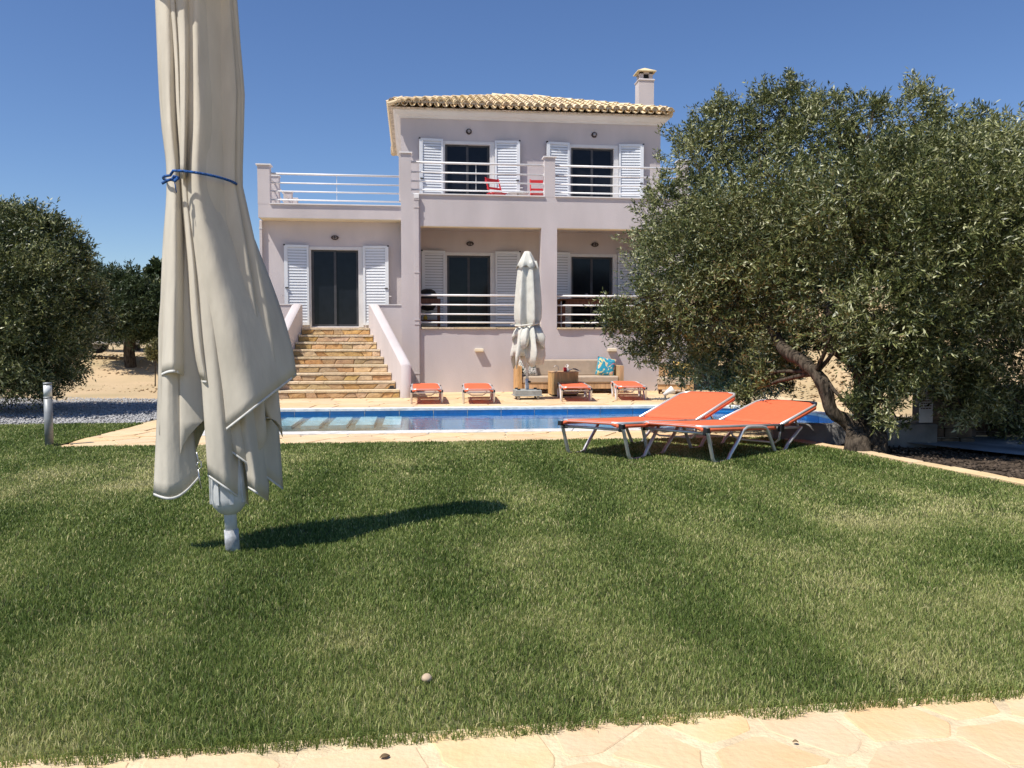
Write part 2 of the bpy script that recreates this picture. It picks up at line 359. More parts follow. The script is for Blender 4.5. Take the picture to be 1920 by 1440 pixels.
# ================================================================== GROUND AND WATER
POOL = [(-2.7, 11.12), (5.2, 11.06), (6.05, 11.35), (6.5, 12.0), (6.62, 12.9), (6.5, 13.8), (6.05, 14.5), (5.2, 14.78), (-2.7, 14.82)]
def terrain(x, y):
    z = 0.0
    if x < -3.4 and y > 17: z += min(1.0, max(0, (-3.4 - x) / 2)) * (.025 * (y - 17) + .5 * max(0, min(1, (y - 23.5) / 2.5)) - .012 * max(0, y - 40))
    if x > 8.0 and y > 11.5: z += min(1, (x - 8.0) / 2.0) * min(3.2, .22 * (y - 11.5))
    if x > 5.2 and y < 9.6: z -= min(.55, .16 * (x - 5.2))
    return max(z, -.6)
def make_ground():
    xs = sorted(set([-420, -200, -90, -50, -30] + [round(-22 + .5 * i, 3) for i in range(89)] + [30, 50, 90, 200, 420]))
    ys = sorted(set([-200, -60, -20, -8] + [round(-3 + .5 * i, 3) for i in range(96)] + [52, 65, 90, 140, 220, 450, 900]))
    co = []; 
    for y in ys:
        for x in xs:
            far = max(abs(x) - 22, y - 45, -3 - y, 0)
            z = terrain(max(-22, min(22, x)), max(-3, min(45, y)))
            z = z + (.12 * (vnoise(x, y, 1.7, 1) - .5) if (x < -3.5 and y > 16.5) or (x > 7 and y > 12) else 0) + .07 * (vnoise(x, y, .6, 4) - .5) * (1 if y > 19 and x < -4 else 0)
            co.append((x, y, z - .06))
    nx = len(xs); f = []
    for j in range(len(ys) - 1):
        for i in range(nx - 1):
            x, y = (xs[i] + xs[i + 1]) / 2, (ys[j] + ys[j + 1]) / 2
            if -3 < x < 7 and 11 < y < 15: continue
            f.append((j * nx + i, j * nx + i + 1, (j + 1) * nx + i + 1, (j + 1) * nx + i))
    return fast_mesh('ground', co, f, M['dirt'], kind='structure', smooth=True)
make_ground()

lawn = MB().add([(-12, 2.37, -.004), (-1.2, 2.40, -.004), (5.42, 2.61, -.004), (5.0, 6.25, -.004), (4.67, 8.55, -.004), (4.35, 9.85, -.004), (-4.12, 9.9, -.004), (-3.93, 12.6, -.004), (-12, 12.6, -.004)], [tuple(range(9))]).build('lawn', M['lawn'], kind='structure')

def grass():
    Y0, Y1 = 2.41, 12.6
    parts = [(2.34, 3.6, 25000, .0028, .024), (3.6, 5.2, 13500, .0041, .024), (5.2, 7.4, 7000, .0066, .025), (7.4, 10.0, 4300, .0092, .026), (10.0, 12.6, 2800, .0125, .028)]
    V = []; F = []; A = []; k = 0
    for (a, b, dens, w, h) in parts:
        xl, xr = -.50 * b - 1.9, .78 * b + 1.9
        n = int((xr - xl) * (b - a) * dens)
        x = RNG.uniform(xl, xr, n); y = RNG.uniform(a, b, n)
        left = x < -4.12 + .07 * (y - 9.9)
        edge = .06 * (vnoise(x, x * .3, .16, 9) - .5) + .035 * (vnoise(x, y, .03, 3) - .5)
        ok = (x > -.50 * y - 1.9) & (x < .78 * y + 1.9) & (y > 2.402 + .030 * (x + 1.2) + edge) & (((y < 9.86 + edge * .6)) | left)
        ok &= (x < np.where(y < 6.25, 5.35 - .35 * (y - 2.5) / 3.75, np.where(y < 8.55, 5.0 - .33 * (y - 6.25) / 2.3, 4.67 - .3 * (y - 8.55) / 1.3)) + edge)
        x = x[ok]; y = y[ok]; n = len(x)
        big = vnoise(x, y, .9, 2) * .55 + vnoise(x, y, .33, 5) * .3 + vnoise(x, y, 2.2, 7) * .35
        stripe = .5 + .5 * np.tanh(2.2 * np.sin(x * 2 * pi / 1.02 + .9 * vnoise(x, y, 1.8, 6) - .5))
        yel = np.clip((big - .60) * 2.0, 0, 1)
        for (px, py, r, s) in ((.9, 6.3, .42, .5), (2.6, 7.6, .7, .35), (-.1, 8.2, .55, .45), (.35, 8.9, .45, .35), (-.28, 3.35, .2, .55), (.05, 7.4, .3, .5), (2.2, 5.2, .6, .3), (-2.0, 4.5, .35, .2), (3.3, 6.2, .8, .3), (1.9, 3.3, .35, .35), (-1.25, 3.15, .3, .25), (1.2, 4.2, .5, .25)):
            d = ((x - px) ** 2 + ((y - py) * .8) ** 2) / (r * r); yel = np.maximum(yel, s * np.exp(-d) * (.5 + vnoise(x, y, .12, 8)))
        val = .40 + .46 * (RNG.random(n) - .5) + .40 * yel + .20 * (big - .6) - .20 * stripe * (.35 + .9 * vnoise(x, y, .7, 12)) + .5 * (RNG.random(n) < .09 + .22 * yel)  # random pale blades are painted glints, commoner where the grass is yellowed
        val = np.clip(val, 0.0, 1); val = np.where(y < 2.445 + .030 * (x + 1.2) + .03 * vnoise(x, y, .06, 22), val * .55 + .3 * (RNG.random(n) < .25), val)  # blades along the path edge darkened, shade put into their colour
        hh = h * RNG.uniform(.5, 1.15, n) * (1 - .3 * yel) * (.8 + .4 * vnoise(x, y, .25, 11)); th = RNG.uniform(0, 2 * pi, n)
        lean = RNG.uniform(.15, 1.0, n) * hh; ph = RNG.uniform(0, 2 * pi, n)
        fr = (y < 2.457 + .030 * (x + 1.2) + .05 * vnoise(x, y, .07, 21)) & (a < 3) & (RNG.random(n) < .75); lean = np.where(fr, lean * 1.9, lean); ph = np.where(fr, -pi / 2 + RNG.normal(0, 1.35, n), ph); hh = np.where(fr, hh * 1.75, hh)
        ux, uy = np.cos(th) * w / 2, np.sin(th) * w / 2; lx, ly = np.cos(ph) * lean, np.sin(ph) * lean
        z0 = np.full(n, -.004)
        B1 = np.stack([x - ux, y - uy, z0], 1); B2 = np.stack([x + ux, y + uy, z0], 1)
        M1 = np.stack([x + lx * .35 - ux * .8, y + ly * .35 - uy * .8, hh * .6], 1); M2 = np.stack([x + lx * .35 + ux * .8, y + ly * .35 + uy * .8, hh * .6], 1)
        T = np.stack([x + lx, y + ly, hh * np.where(fr, .75, .95)], 1)
        V.append(np.stack([B1, B2, M2, M1, T], 1).reshape(-1, 3)); i = np.arange(n) * 5 + k
        F.append(np.stack([np.stack([i, i + 1, i + 2], 1), np.stack([i, i + 2, i + 3], 1), np.stack([i + 3, i + 2, i + 4], 1)], 1).reshape(-1, 3)); A.append(np.repeat(val, 3)); k += 5 * n
    o = fast_mesh('grass', np.concatenate(V), np.concatenate(F), M['blade'], face_attr=np.concatenate(A), kind='stuff', tri=True)
    tag(o, 'short mown green grass with yellowed patches', 'grass')
grass()

# the flagged path in the foreground
path = MB().add([(-4, .4, -.002), (6, .4, -.002), (6, 2.70, -.002), (-1.2, 2.465, -.002), (-4, 2.465, -.002)], [tuple(range(5))]).build('path', M['mortar'], kind='structure')
lay_paving(path, [(-2.2, 1.7), (3.4, 1.7), (3.4, 2.59), (-1.2, 2.445), (-2.2, 2.445)], .62, .030, .0, 8, amt=.006, lift=.002, wild=True)
edge_pts = [(5.42, 2.5), (5.05, 6.25), (4.72, 8.55), (4.40, 9.86)]
kerb = MB()
ke = [(x + .17, y + .02) for x, y in edge_pts]
for i in range(3): kerb.add([(*edge_pts[i], -.03), (*ke[i], -.03), (*ke[i + 1], -.03), (*edge_pts[i + 1], -.03)], [(0, 1, 2, 3)])
kerb = kerb.build('stone_edging', M['mortar'], kind='structure')
rk = random.Random(5)
for i in range(3):
    a = np.array(edge_pts[i]); b = np.array(edge_pts[i + 1]); L = np.linalg.norm(b - a); m = int(L / .33); d = (b - a) / L; nrm = np.array([d[1], -d[0]])
    for j in range(m):
        p0 = a + d * L * j / m + d * .008; p1 = a + d * L * (j + 1) / m - d * .008; w0, w1 = rk.uniform(.14, .18), rk.uniform(.14, .18)
        MB().prism([tuple(p0), tuple(p0 + nrm * w0), tuple(p1 + nrm * w1), tuple(p1)], -.03, .012 + rk.uniform(0, .008), .01).build('edging_stone', M['pave'], kerb, origin=(*((p0 + p1) / 2), 0))

# pool deck with crazy paving round the pool
deck = MB().box(-3.7, 8, 15.14, 19.6, -.05, -.012).box(-4.05, 8, 9.85, 10.84, -.05, -.012).box(-4.05, -2.96, 10.84, 15.14, -.05, -.012)
deck = deck.build('pool_deck', M['mortar'], kind='structure')
lay_paving(deck, [(-3.7, 15.14), (7.2, 15.14), (7.2, 19.58), (-3.7, 19.58)], .62, .03, .0, 11, lift=.003)
lay_paving(deck, [(-4.05, 9.88), (5.4, 9.88), (5.4, 10.84), (-4.05, 10.84)], .5, .03, .0, 12, lift=.003)
lay_paving(deck, [(-4.03, 10.86), (-2.98, 10.86), (-2.98, 15.1), (-3.75, 15.1)], .5, .03, .0, 13, lift=.003)
def off(poly, d):                                          # outward offset of the ccw pool outline
    n = len(poly); out = []
    for i in range(n):
        a, b, c = np.array(poly[i - 1]), np.array(poly[i]), np.array(poly[(i + 1) % n])
        n1 = np.array([(b - a)[1], -(b - a)[0]]); n1 = n1 / np.linalg.norm(n1); n2 = np.array([(c - b)[1], -(c - b)[0]]); n2 = n2 / np.linalg.norm(n2)
        k = n1 + n2; k = k / np.linalg.norm(k); out.append(tuple(b + k * d / max(.3, k @ n1)))
    return out
end = MB(); o1 = off(POOL, .28)
end.add([(*p, -.012) for p in (o1[1], (8, 10.84), (8, 15.14), o1[7], o1[6], o1[5], o1[4], o1[3], o1[2])], [tuple(range(9))])
end.build('deck_end', M['pave'], deck)
basin = MB(); nP = len(POOL)
basin.add([(*p, -1.4) for p in POOL], [tuple(range(nP))])
basin = basin.build('pool_basin', M['poolb'], kind='structure')
def wall_panels():
    for i in range(nP):
        a = np.array(POOL[i]); b = np.array(POOL[(i + 1) % nP]); L = np.linalg.norm(b - a); m = max(1, round(L / .62)); d = (b - a) / L; nr = np.array([d[1], -d[0]])
        MB().add([(*a, -1.4), (*b, -1.4), (*b, -.205), (*a, -.205)], [(3, 2, 1, 0)]).build('pool_wall', M['poolb'], basin)
        oc, ic = off([tuple(p) for p in POOL], .28), off([tuple(p) for p in POOL], -.02)
        oa, ob, ia, ib = np.array(oc[i]), np.array(oc[(i + 1) % nP]), np.array(ic[i]), np.array(ic[(i + 1) % nP])
        for j in range(m):
            p0, p1 = a + d * (L * j / m + .004), a + d * (L * (j + 1) / m - .004)
            MB().add([(*p0, -.21), (*p1, -.21), (*p1, -.02), (*p0, -.02), (*(p0 + nr * .03), -.21), (*(p1 + nr * .03), -.21), (*(p1 + nr * .03), -.02), (*(p0 + nr * .03), -.02)], [(3, 2, 1, 0), (4, 5, 6, 7), (0, 1, 5, 4), (2, 3, 7, 6), (1, 2, 6, 5), (3, 0, 4, 7)]).build('pool_tile', M['poolt'], basin, origin=(*((p0 + p1) / 2), -.2))
            t0, t1 = (j + .008) / m, (j + .992) / m
            q = [tuple(ia + (ib - ia) * t0), tuple(oa + (ob - oa) * t0), tuple(oa + (ob - oa) * t1), tuple(ia + (ib - ia) * t1)]
            MB().prism(q, -.03, .012 + random.uniform(-.002, .002), .006).build('coping_stone', M['coping'], basin, origin=(*((p0 + p1) / 2), 0))
wall_panels()
for k in range(6):                                          # pale slabs of the shallow ledge at the left end of the pool
    x = -2.6 + .42 * k
    MB().box(x, x + .28, 13.1, 14.55, -.45, -.11).build('ledge_slab', M['coping'], basin)
MB().box(-2.7, -.1, 12.4, 14.8, -1.4, -.16).build('ledge', M['ledge'], basin)
wmb = MB().add([(*p, -.088) for p in POOL], [tuple(range(nP))]).build('water', M['water'], kind='structure')

# gravel strip on the left, with loose stones
gv = [(-30, 12.62), (-4.06, 12.62), (-3.72, 15.1), (-3.7, 17.2), (-5.2, 18.0), (-30, 19.2)]
gravel = MB().add([(*p, -.012) for p in gv], [tuple(range(6))]).build('gravel_bed', M['gravel'], kind='structure')
def pebbles(name, label, pts, size, material, cat, zb=0):
    base = np.array([(1, 0, 0), (-1, 0, 0), (0, 1, 0), (0, -1, 0), (0, 0, .7), (0, 0, -.4)], float); fc = np.array([(0, 2, 4), (2, 1, 4), (1, 3, 4), (3, 0, 4), (2, 0, 5), (1, 2, 5), (3, 1, 5), (0, 3, 5)])
    n = len(pts); s = size * RNG.uniform(.5, 1.3, (n, 1, 1)) * RNG.uniform(.6, 1.2, (n, 1, 3)); a = RNG.uniform(0, 2 * pi, n); v = base[None] * s
    ca, sa = np.cos(a)[:, None], np.sin(a)[:, None]; v = np.stack([v[..., 0] * ca - v[..., 1] * sa, v[..., 0] * sa + v[..., 1] * ca, v[..., 2]], -1) + RNG.normal(0, size * .12, (n, 6, 3))
    v += np.array(pts)[:, None, :]
    f = (fc[None] + 6 * np.arange(n)[:, None, None]).reshape(-1, 3)
    o = fast_mesh(name, v.reshape(-1, 3), f, material, kind='stuff', tri=True); tag(o, label, cat); return o
gx = RNG.uniform(-10.5, -3.75, 16000); gy = RNG.uniform(12.65, 18.6, 16000); okk = (gx > -.52 * gy - .5) & (gy < 17.2 + (-3.7 - gx) * .35) & (gx < np.where(gy < 15, -4.05 + .14 * (gy - 12.6), -3.72))
gx, gy = gx[okk], gy[okk]
pebbles('gravel', 'grey crushed gravel strip between lawn and dry dirt', np.stack([gx, gy, .02 * vnoise(gx, gy, .4) - .006], 1), .028, M['gravel'], 'gravel')
dx = RNG.uniform(-14, -4.2, 1500); dy = RNG.uniform(20, 30, 1500)
pebbles('rubble', 'pale loose stones on the dirt bank under the trees', [(x, y, terrain(x, y) - .05) for x, y in zip(dx, dy)], .05, M['dirt'], 'rubble')
rx = RNG.uniform(7.5, 13, 2500); ry = RNG.uniform(13, 24, 2500)
pebbles('hillside_rubble', 'pale stones on the dry slope behind the olive tree', [(x, y, terrain(x, y) - .045) for x, y in zip(rx, ry)], .055, M['dirt'], 'rubble')
# dark planting bed and falling ground right of the lawn
MB().add([(5.3, 2.5, -.02), (9.5, 2.5, -.30), (9.5, 9.3, -.25), (4.62, 9.3, -.02), (5.22, 6.25, -.02), (4.9, 8.55, -.02)], [(0, 1, 4), (1, 2, 4), (2, 5, 4), (2, 3, 5)]).build('planting_bed', M['soil'], kind='structure')
bx = RNG.uniform(4.95, 8.5, 1800); by = RNG.uniform(5, 9.2, 1800)
kb = bx > np.interp(by, [2.5, 6.25, 8.55], [5.65, 5.28, 4.98])
pebbles('bed_litter', 'dark soil clods and litter in the shaded bed', [(x, y, -.01 - .07 * max(0, x - 5.2)) for x, y in zip(bx[kb], by[kb])], .03, M['soil'], 'soil')
# ================================================================== HOUSE
house = empty('house', (2.6, 21.2, 0), 'two storey lilac pink villa with white shutters, terrace railings and clay tile roof', 'house')
def hpart(mb, name, m, **k): return mb.build(name, M[m], house, **k)
YF, YB, YW, YP = 19.5, 21.2, 21.4, 20.95      # terrace front, main wall, wing wall, wing parapet front
XR = 6.6
def wall_open(x0, x1, y0, y1, z0, z1, ops):   # wall with rectangular openings (x0,x1,z0,z1), one mesh
    mb = MB(); xs = x0
    for (a, b, c, d) in sorted(ops):
        mb.box(xs, a, y0, y1, z0, z1)
        if c > z0: mb.box(a, b, y0, y1, z0, c)
        if d < z1: mb.box(a, b, y0, y1, d, z1)
        xs = b
    return mb.box(xs, x1, y0, y1, z0, z1)
D_UP = [(.76, 2.06, 4.36, 6.25), (3.99, 5.28, 4.36, 6.25)]
D_LO = [(.80, 2.07, 1.53, 3.46), (4.01, 5.27, 1.53, 3.46)]
D_WG = [(-2.61, -1.27, 1.56, 3.58)]
hpart(wall_open(-.30, 6.40, YB, YB + .25, 4.33, 6.95, D_UP), 'wall', 'wall')
hpart(MB().box(-.30, -.05, YB + .25, 26.0, 0, 6.95).box(6.15, 6.40, YB + .25, 26.0, 0, 6.95).box(-.05, 6.15, 25.75, 26, 0, 6.95), 'wall', 'wall')
hpart(wall_open(-.30, 6.40, YB, YB + .25, 1.5, 4.0, D_LO), 'wall', 'wall')
hpart(MB().box(-.20, XR, YF, YB + .25, 0, 1.49), 'wall', 'wall')                     # terrace plinth
hpart(MB().box(.03, 5.95, YF + .12, YB, 1.49, 1.525), 'terrace_floor', 'tread')
hpart(MB().box(-.20, XR, YF + .25, YB, 4.0, 4.35), 'balcony_slab', 'wall')
hpart(MB().box(.03, XR, YF, YF + .25, 3.885, 4.605), 'balcony_parapet', 'wall')
hpart(MB().box(.03, 5.95, YF + .003, YF + .247, 3.872, 3.885), 'soffit', 'cream')
hpart(MB().box(5.95, XR, YF, YB, 1.49, 3.885), 'wall', 'wall')
hpart(MB().box(-.284, .035, YF - .06, YF + .3, 0, 4.60), 'pillar', 'wall'); hpart(MB().box(-.2, .165, YF, YF + .25, 1.49, 3.885), 'pillar', 'wall')
hpart(MB().box(3.005, 3.385, YF, YF + .3, 1.49, 3.885), 'pillar', 'wall')
hpart(MB().box(-.283, .03, YF + .3, YB, 0, 4.33), 'wall', 'wall')
for i, (a, b, y) in enumerate(((-.284, -.044, YF - .06), (3.085, 3.335, YF), (6.36, XR, YF))):
    hpart(MB().box(a, b, y, y + .25, 4.60, 5.53), 'post', 'wall')
    hpart(MB().box(a - .03, b + .03, y - .03, y + .28, 5.53, 5.56), 'post_cap', 'cap')
hpart(MB().box(-.33, -.29, YF + .3, YF + .42, 4.5, 5.53), 'post', 'wall')
for a, b in ((-.03, 3.084), (3.336, 6.35)): hpart(MB().box(a, b, YF - .035, YF + .28, 4.605, 4.63), 'parapet_cap', 'cap')
# rough stone sills of the lower terrace
rs = random.Random(3)
for a, b in ((.168, 3.0), (3.39, 5.94)):
    x = a
    while x < b - .1:
        w = min(rs.uniform(.35, .6), b - x)
        pr = YF - .035 - rs.uniform(0, .02)
        top = [(x + .004, pr), (x + w * .3, pr + rs.uniform(-.01, .008)), (x + w * .7, pr + rs.uniform(-.01, .008)), (x + w - .004, pr), (x + w - .004, YF + .2), (x + .004, YF + .2)]
        MB().prism(top, 1.491, 1.53 + rs.uniform(-.004, .004), .006).build('sill_stone', M['tread'], house, origin=(x + w / 2, YF, 1.5)); x += w
# railings: thing > railing > rail / baluster
def railing(x0, x1, y, zs, name='railing', bal=(), z0=None):
    r = MB().tube([(x0, y, zs[0]), (x1, y, zs[0])], .026, 10).build(name, M['rail'], house)
    for z in zs[1:]: MB().tube([(x0, y, z), (x1, y, z)], .019, 8).build('rail', M['rail'], r)
    for bx in bal: MB().bar((bx, y + .015, z0 if z0 else zs[-1]), (bx, y + .015, zs[0]), .012).build('baluster', M['rail'], r)
    for x in (x0 + .006, x1 - .006):
        for z in zs: MB().box(x - .006, x + .006, y - .035, y + .035, z - .035, z + .035).build('bracket', M['rail'], r)
    return r
railing(-.044, 3.085, YF + .12, (5.365, 5.14, 4.93, 4.735), bal=(1.47,)); railing(3.335, 6.36, YF + .12, (5.365, 5.14, 4.93, 4.735), bal=(4.93,))
railing(.165, 3.005, YF + .12, (2.285, 2.06, 1.84, 1.645), bal=(2.975,)); railing(3.385, 5.95, YF + .12, (2.285, 2.06, 1.84, 1.645))
# downpipe
dp = hpart(MB().bevbox(.03, .125, YF - .075, YF - .003, .02, 4.56, .008), 'downpipe', 'wall')
for z in (4.48, 4.30, 2.80, 1.70, 1.60, .45): MB().box(.018, .137, YF - .085, YF - .004, z - .012, z + .012).build('pipe_bracket', M['wall'], dp)
MB().bevbox(.022, .133, YF - .09, YF - .003, 4.50, 4.61, .01).build('hopper', M['cap'], dp)
dp2 = hpart(MB().bevbox(-3.80, -3.74, YW - .09, YW - .002, .02, 4.21, .01), 'downpipe', 'wall'); MB().box(-3.81, -3.73, YW - .1, YW - .003, 4.0, 4.02).build('pipe_bracket', M['cap'], dp2)
# wing
hpart(wall_open(-3.74, -.285, YW, YW + .25, 0, 4.215, D_WG), 'wall', 'wall')
hpart(MB().box(-3.74, -3.5, YW + .25, 26, 0, 4.215).box(-3.5, -.305, 25.75, 26, 0, 4.215), 'wall', 'wall')
hpart(MB().box(-3.76, -.288, YP, YP + .25, 4.225, 4.55).box(-3.76, -.305, YP + .25, 26, 4.225, 4.36), 'terrace_parapet', 'wall')
hpart(MB().box(-3.72, -.288, YP + .003, YW, 4.212, 4.225), 'soffit', 'cream')
hpart(MB().box(-3.765, -3.475, YP - .003, YP + .25, 4.55, 5.49), 'post', 'wall'); hpart(MB().box(-3.80, -3.44, YP - .035, YP + .28, 5.49, 5.52), 'post_cap', 'cap')
hpart(MB().box(-3.475, -.29, YP - .035, YP + .28, 4.55, 4.575), 'parapet_cap', 'cap')
for y in (22.3, 24.6, 25.75):
    hpart(MB().box(-3.70, -3.47, y, y + .23, 4.36, 5.49), 'post', 'wall'); hpart(MB().box(-3.72, -3.45, y - .02, y + .25, 5.49, 5.52), 'post_cap', 'cap')
railing(-3.475, -.29, YP + .12, (5.31, 5.09, 4.885, 4.68), bal=(-1.88,))
sr = MB().tube([(-3.58, YP + .25, 5.31), (-3.58, 25.8, 5.31)], .024, 8).build('railing', M['rail'], house)
for z in (5.09, 4.885, 4.68): MB().tube([(-3.58, YP + .25, z), (-3.58, 25.8, z)], .018, 8).build('rail', M['rail'], sr)

# glazed doors and shutters
slat_me = None
def door(x0, x1, z0, z1, yw):
    f = MB(); y = yw - .02
    f.box(x0, x0 + .045, y, yw + .14, z0, z1).box(x1 - .12, x1, y, yw + .14, z0, z1).box(x0 + .045, x1 - .12, y, yw + .14, z1 - .075, z1)
    d = hpart(f, 'door', 'frame'); a, b = x0 + .045, x1 - .12; m = (a + b) / 2
    s = MB()
    for (p, q, yy) in ((a, m + .03, yw + .06), (m - .03, b, yw + .09)):
        s.box(p, p + .06, yy, yy + .03, z0 + .02, z1 - .077).box(q - .06, q, yy, yy + .03, z0 + .02, z1 - .077).box(p + .06, q - .06, yy, yy + .03, z0 + .02, z0 + .07).box(p + .06, q - .06, yy, yy + .03, z1 - .12, z1 - .077)
    s.build('sash', M['sash'], d)
    MB().box(a + .06, m - .03, yw + .07, yw + .08, z0 + .07, z1 - .12).build('pane', M['glass'], d); MB().box(m + .03, b - .06, yw + .10, yw + .11, z0 + .07, z1 - .12).build('pane', M['glass'], d)
    MB().box(a - .01, b + .01, yw + .045, yw + .055, z0, z0 + .02).build('threshold', M['frame'], d)
    hpart(MB().box(x0 + .01, x1 - .01, yw + .2, yw + .24, z0, z1), 'dark_interior', 'shutdark')
    for sx, hx, hw in ((-1, x0 - .008, .60), (1, x1 + .008, .64)): shutter(sx, hx, hw, z0 + .05, z1 + .03, yw)
def shutter(sx, hx, w, z0, z1, yw):
    global slat_me
    h = z1 - z0; ang = radians(5) * (1 if sx < 0 else -1); y0 = -.075; fr = MB(); t = .04
    X = lambda a, b: (min(sx * a, sx * b), max(sx * a, sx * b))
    fr.bevbox(*X(0, .05), y0, y0 + t, 0, h, .004).bevbox(*X(w - .085, w), y0, y0 + t, 0, h, .004).box(*X(.05, w - .085), y0 + .003, y0 + t, 0, .07).box(*X(.05, w - .085), y0 + .003, y0 + t, h - .06, h)
    s = bpy.data.objects.new('shutter', None)
    o = fr.build('shutter', M['shutter'], house, origin=(0, 0, 0)); o.location = Vector((hx, yw, z0)) - WL[house.name]; WL[o.name] = Vector((hx, yw, z0)); o.rotation_euler = (0, 0, ang)
    bpy.data.objects.remove(s)
    n = 26; dz = (h - .13) / n; wi = w - .135
    if slat_me is None:
        mb = MB().add([(-.5, -.007, -.5), (.5, -.007, -.5), (.5, .006, -.47), (-.5, .006, -.47), (-.5, .007, .5), (.5, .007, .5), (.5, .018, .42), (-.5, .018, .42)], [(0, 1, 5, 4), (3, 7, 6, 2), (0, 3, 2, 1), (4, 5, 6, 7), (0, 4, 7, 3), (1, 2, 6, 5)])
        q = mb.build('slat', M['shutter'], o, origin=(0, 0, 0)); slat_me = q.data; bpy.data.objects.remove(q)
    for i in range(n):
        c = bpy.data.objects.new('slat', slat_me); C.objects.link(c); c.parent = o
        c.location = (sx * (.05 + wi / 2), y0 + .022, .07 + dz * (i + .5)); c.scale = (wi, 1, dz * .90); WL[c.name] = WL[o.name]
    MB().box(*X(.055, w - .09), y0 + t - .002, y0 + t + .002, .06, h - .05).build('slat_gap_shade', M['shutdark'], o, origin=(0, 0, 0)).location = (0, 0, 0)  # black sheet behind the slats, shade of the gaps put into colour
    MB().box(*X(w - .03, w + .012), y0 - .012, y0 + .052, h - .02, h + .012).build('corner_cap', M['shutdark'], o, origin=(0, 0, 0)).location = (0, 0, 0)
    MB().box(*X(w - .10, w - .02), y0 - .03, y0 - .001, h * .46, h * .46 + .022).build('latch', M['shutdark'], o, origin=(0, 0, 0)).location = (0, 0, 0)
    MB().bar((sx * (w - .02), y0 + .03, h * .37), (sx * (w + .07), y0 - .02, h * .37 - .01), .016).build('catch', M['white'], o, origin=(0, 0, 0)).location = (0, 0, 0)
for a, b, c, d in D_UP + D_LO: door(a, b, c, d, YB)
for a, b, c, d in D_WG: door(a, b, c, d, YW)
# wall lamps
def bulkhead(x, y, z, round_=False):
    o = MB().tube([(x, y, z), (x, y - .05, z)], [.075, .065] if round_ else .07, 14).build('wall_lamp', M['lampb'], house)
    if not round_: o.scale = (1.35, 1, .8); o.location = Vector((x, y, z)) - WL[house.name]; o.data.transform(Matrix.Translation(Vector(WL[house.name]) - Vector((x, y, z)))); WL[o.name] = Vector((x, y, z))
    g = MB().tube([(x, y - .05, z), (x, y - .075, z)], [.048, .03], 12)
    if round_: g.build('lamp_glass', M['lampg'], o)
    else:
        gg = g.build('lamp_glass', M['lampg'], o, origin=(x, y, z)); gg.location = (0, 0, 0)
        b = MB().box(x - .055, x + .055, y - .085, y - .078, z - .008, z + .008).box(x - .008, x + .008, y - .085, y - .079, z - .05, z + .05).build('lamp_guard', M['lampb'], o, origin=(x, y, z)); b.location = (0, 0, 0)
bulkhead(1.41, YB, 6.50, True); bulkhead(4.64, YB, 6.51, True); bulkhead(1.43, YB, 3.68); bulkhead(4.67, YB, 3.70); bulkhead(-1.965, YW, 3.81)
for x in (1.38, 4.45): MB().lathe([(.03, 0), (.035, -.03), (.02, -.075)], x, 19.95, 10, 4.0).build('ceiling_lamp', M['lampg'], house)
for x, z in ((1.52, 1.0),): hpart(MB().bevbox(x - .10, x + .10, YF - .12, YF - .001, z - .045, z + .03, .012), 'wall_light', 'cream')
hpart(MB().bevbox(4.62, 4.82, YF - .12, YF - .001, .955, 1.03, .012), 'wall_light', 'cream')
# cornice (white cove round the top of the upper storey)
def ring_profile(prof, x0, x1, y0, y1):
    mb = MB(); vs = []
    for o_, z in prof: vs += [(x0 - o_, y0 - o_, z), (x1 + o_, y0 - o_, z), (x1 + o_, y1 + o_, z), (x0 - o_, y1 + o_, z)]
    n = len(prof); return mb.add(vs, [(i * 4 + k, i * 4 + (k + 1) % 4, ((i + 1) % n) * 4 + (k + 1) % 4, ((i + 1) % n) * 4 + k) for i in range(n) for k in range(4)])
hpart(ring_profile([(.002, 6.79), (.03, 6.79), (.04, 6.82), (.11, 6.86), (.16, 6.93), (.19, 6.94), (.19, 6.985), (.002, 6.985)], -.30, 6.40, YB, 26.0), 'cornice', 'white')
# roof
EX0, EX1, EY0, EY1, EZ, RZ = -.60, 6.64, 20.86, 26.36, 6.975, 7.98
RX0, RX1, RY = 2.32, 3.58, 23.6
roof = hpart(MB().add([(EX0 + .03, EY0 + .03, EZ), (EX1 - .03, EY0 + .03, EZ), (EX1 - .03, EY1 - .03, EZ), (EX0 + .03, EY1 - .03, EZ), (RX0, RY, RZ), (RX1, RY, RZ)], [(0, 1, 5, 4), (1, 2, 5), (2, 3, 4, 5), (3, 0, 4), (0, 3, 2, 1)]), 'roof', 'tilepale')
def barrel(L, r0, r1, flip=False, n=7, th=.014):
    vs = []
    for (y, r) in ((0, r0), (L, r1)):
        for rr in (r, r - th):
            vs += [(cos(pi - pi * k / n) * rr, y, sin(pi * k / n) * rr * (-1 if flip else 1)) for k in range(n + 1)]
    m = n + 1; fs = []
    for k in range(n):
        fs += [(k, k + 1, 2 * m + k + 1, 2 * m + k), (m + k + 1, m + k, 3 * m + k, 3 * m + k + 1), (k + 1, k, m + k, m + k + 1)]
    fs += [(0, 2 * m, 3 * m, m), (n, m + n, 3 * m + n, 2 * m + n)]
    return vs, fs
def tile_mesh(name, *a, **k):
    vs, fs = barrel(*a, **k); me = bpy.data.meshes.new(name); me.from_pydata(vs, [], fs); me.materials.append(M['tile']); me.update(); return me
pitch = atan2(RZ - EZ, RY - EY0); SL = math.hypot(RZ - EZ, RY - EY0)
cover = tile_mesh('cover_tile', .43, .090, .072); pan = tile_mesh('pan_tile', .42, .078, .088, flip=True); ridge = tile_mesh('ridge_tile', .42, .115, .095)
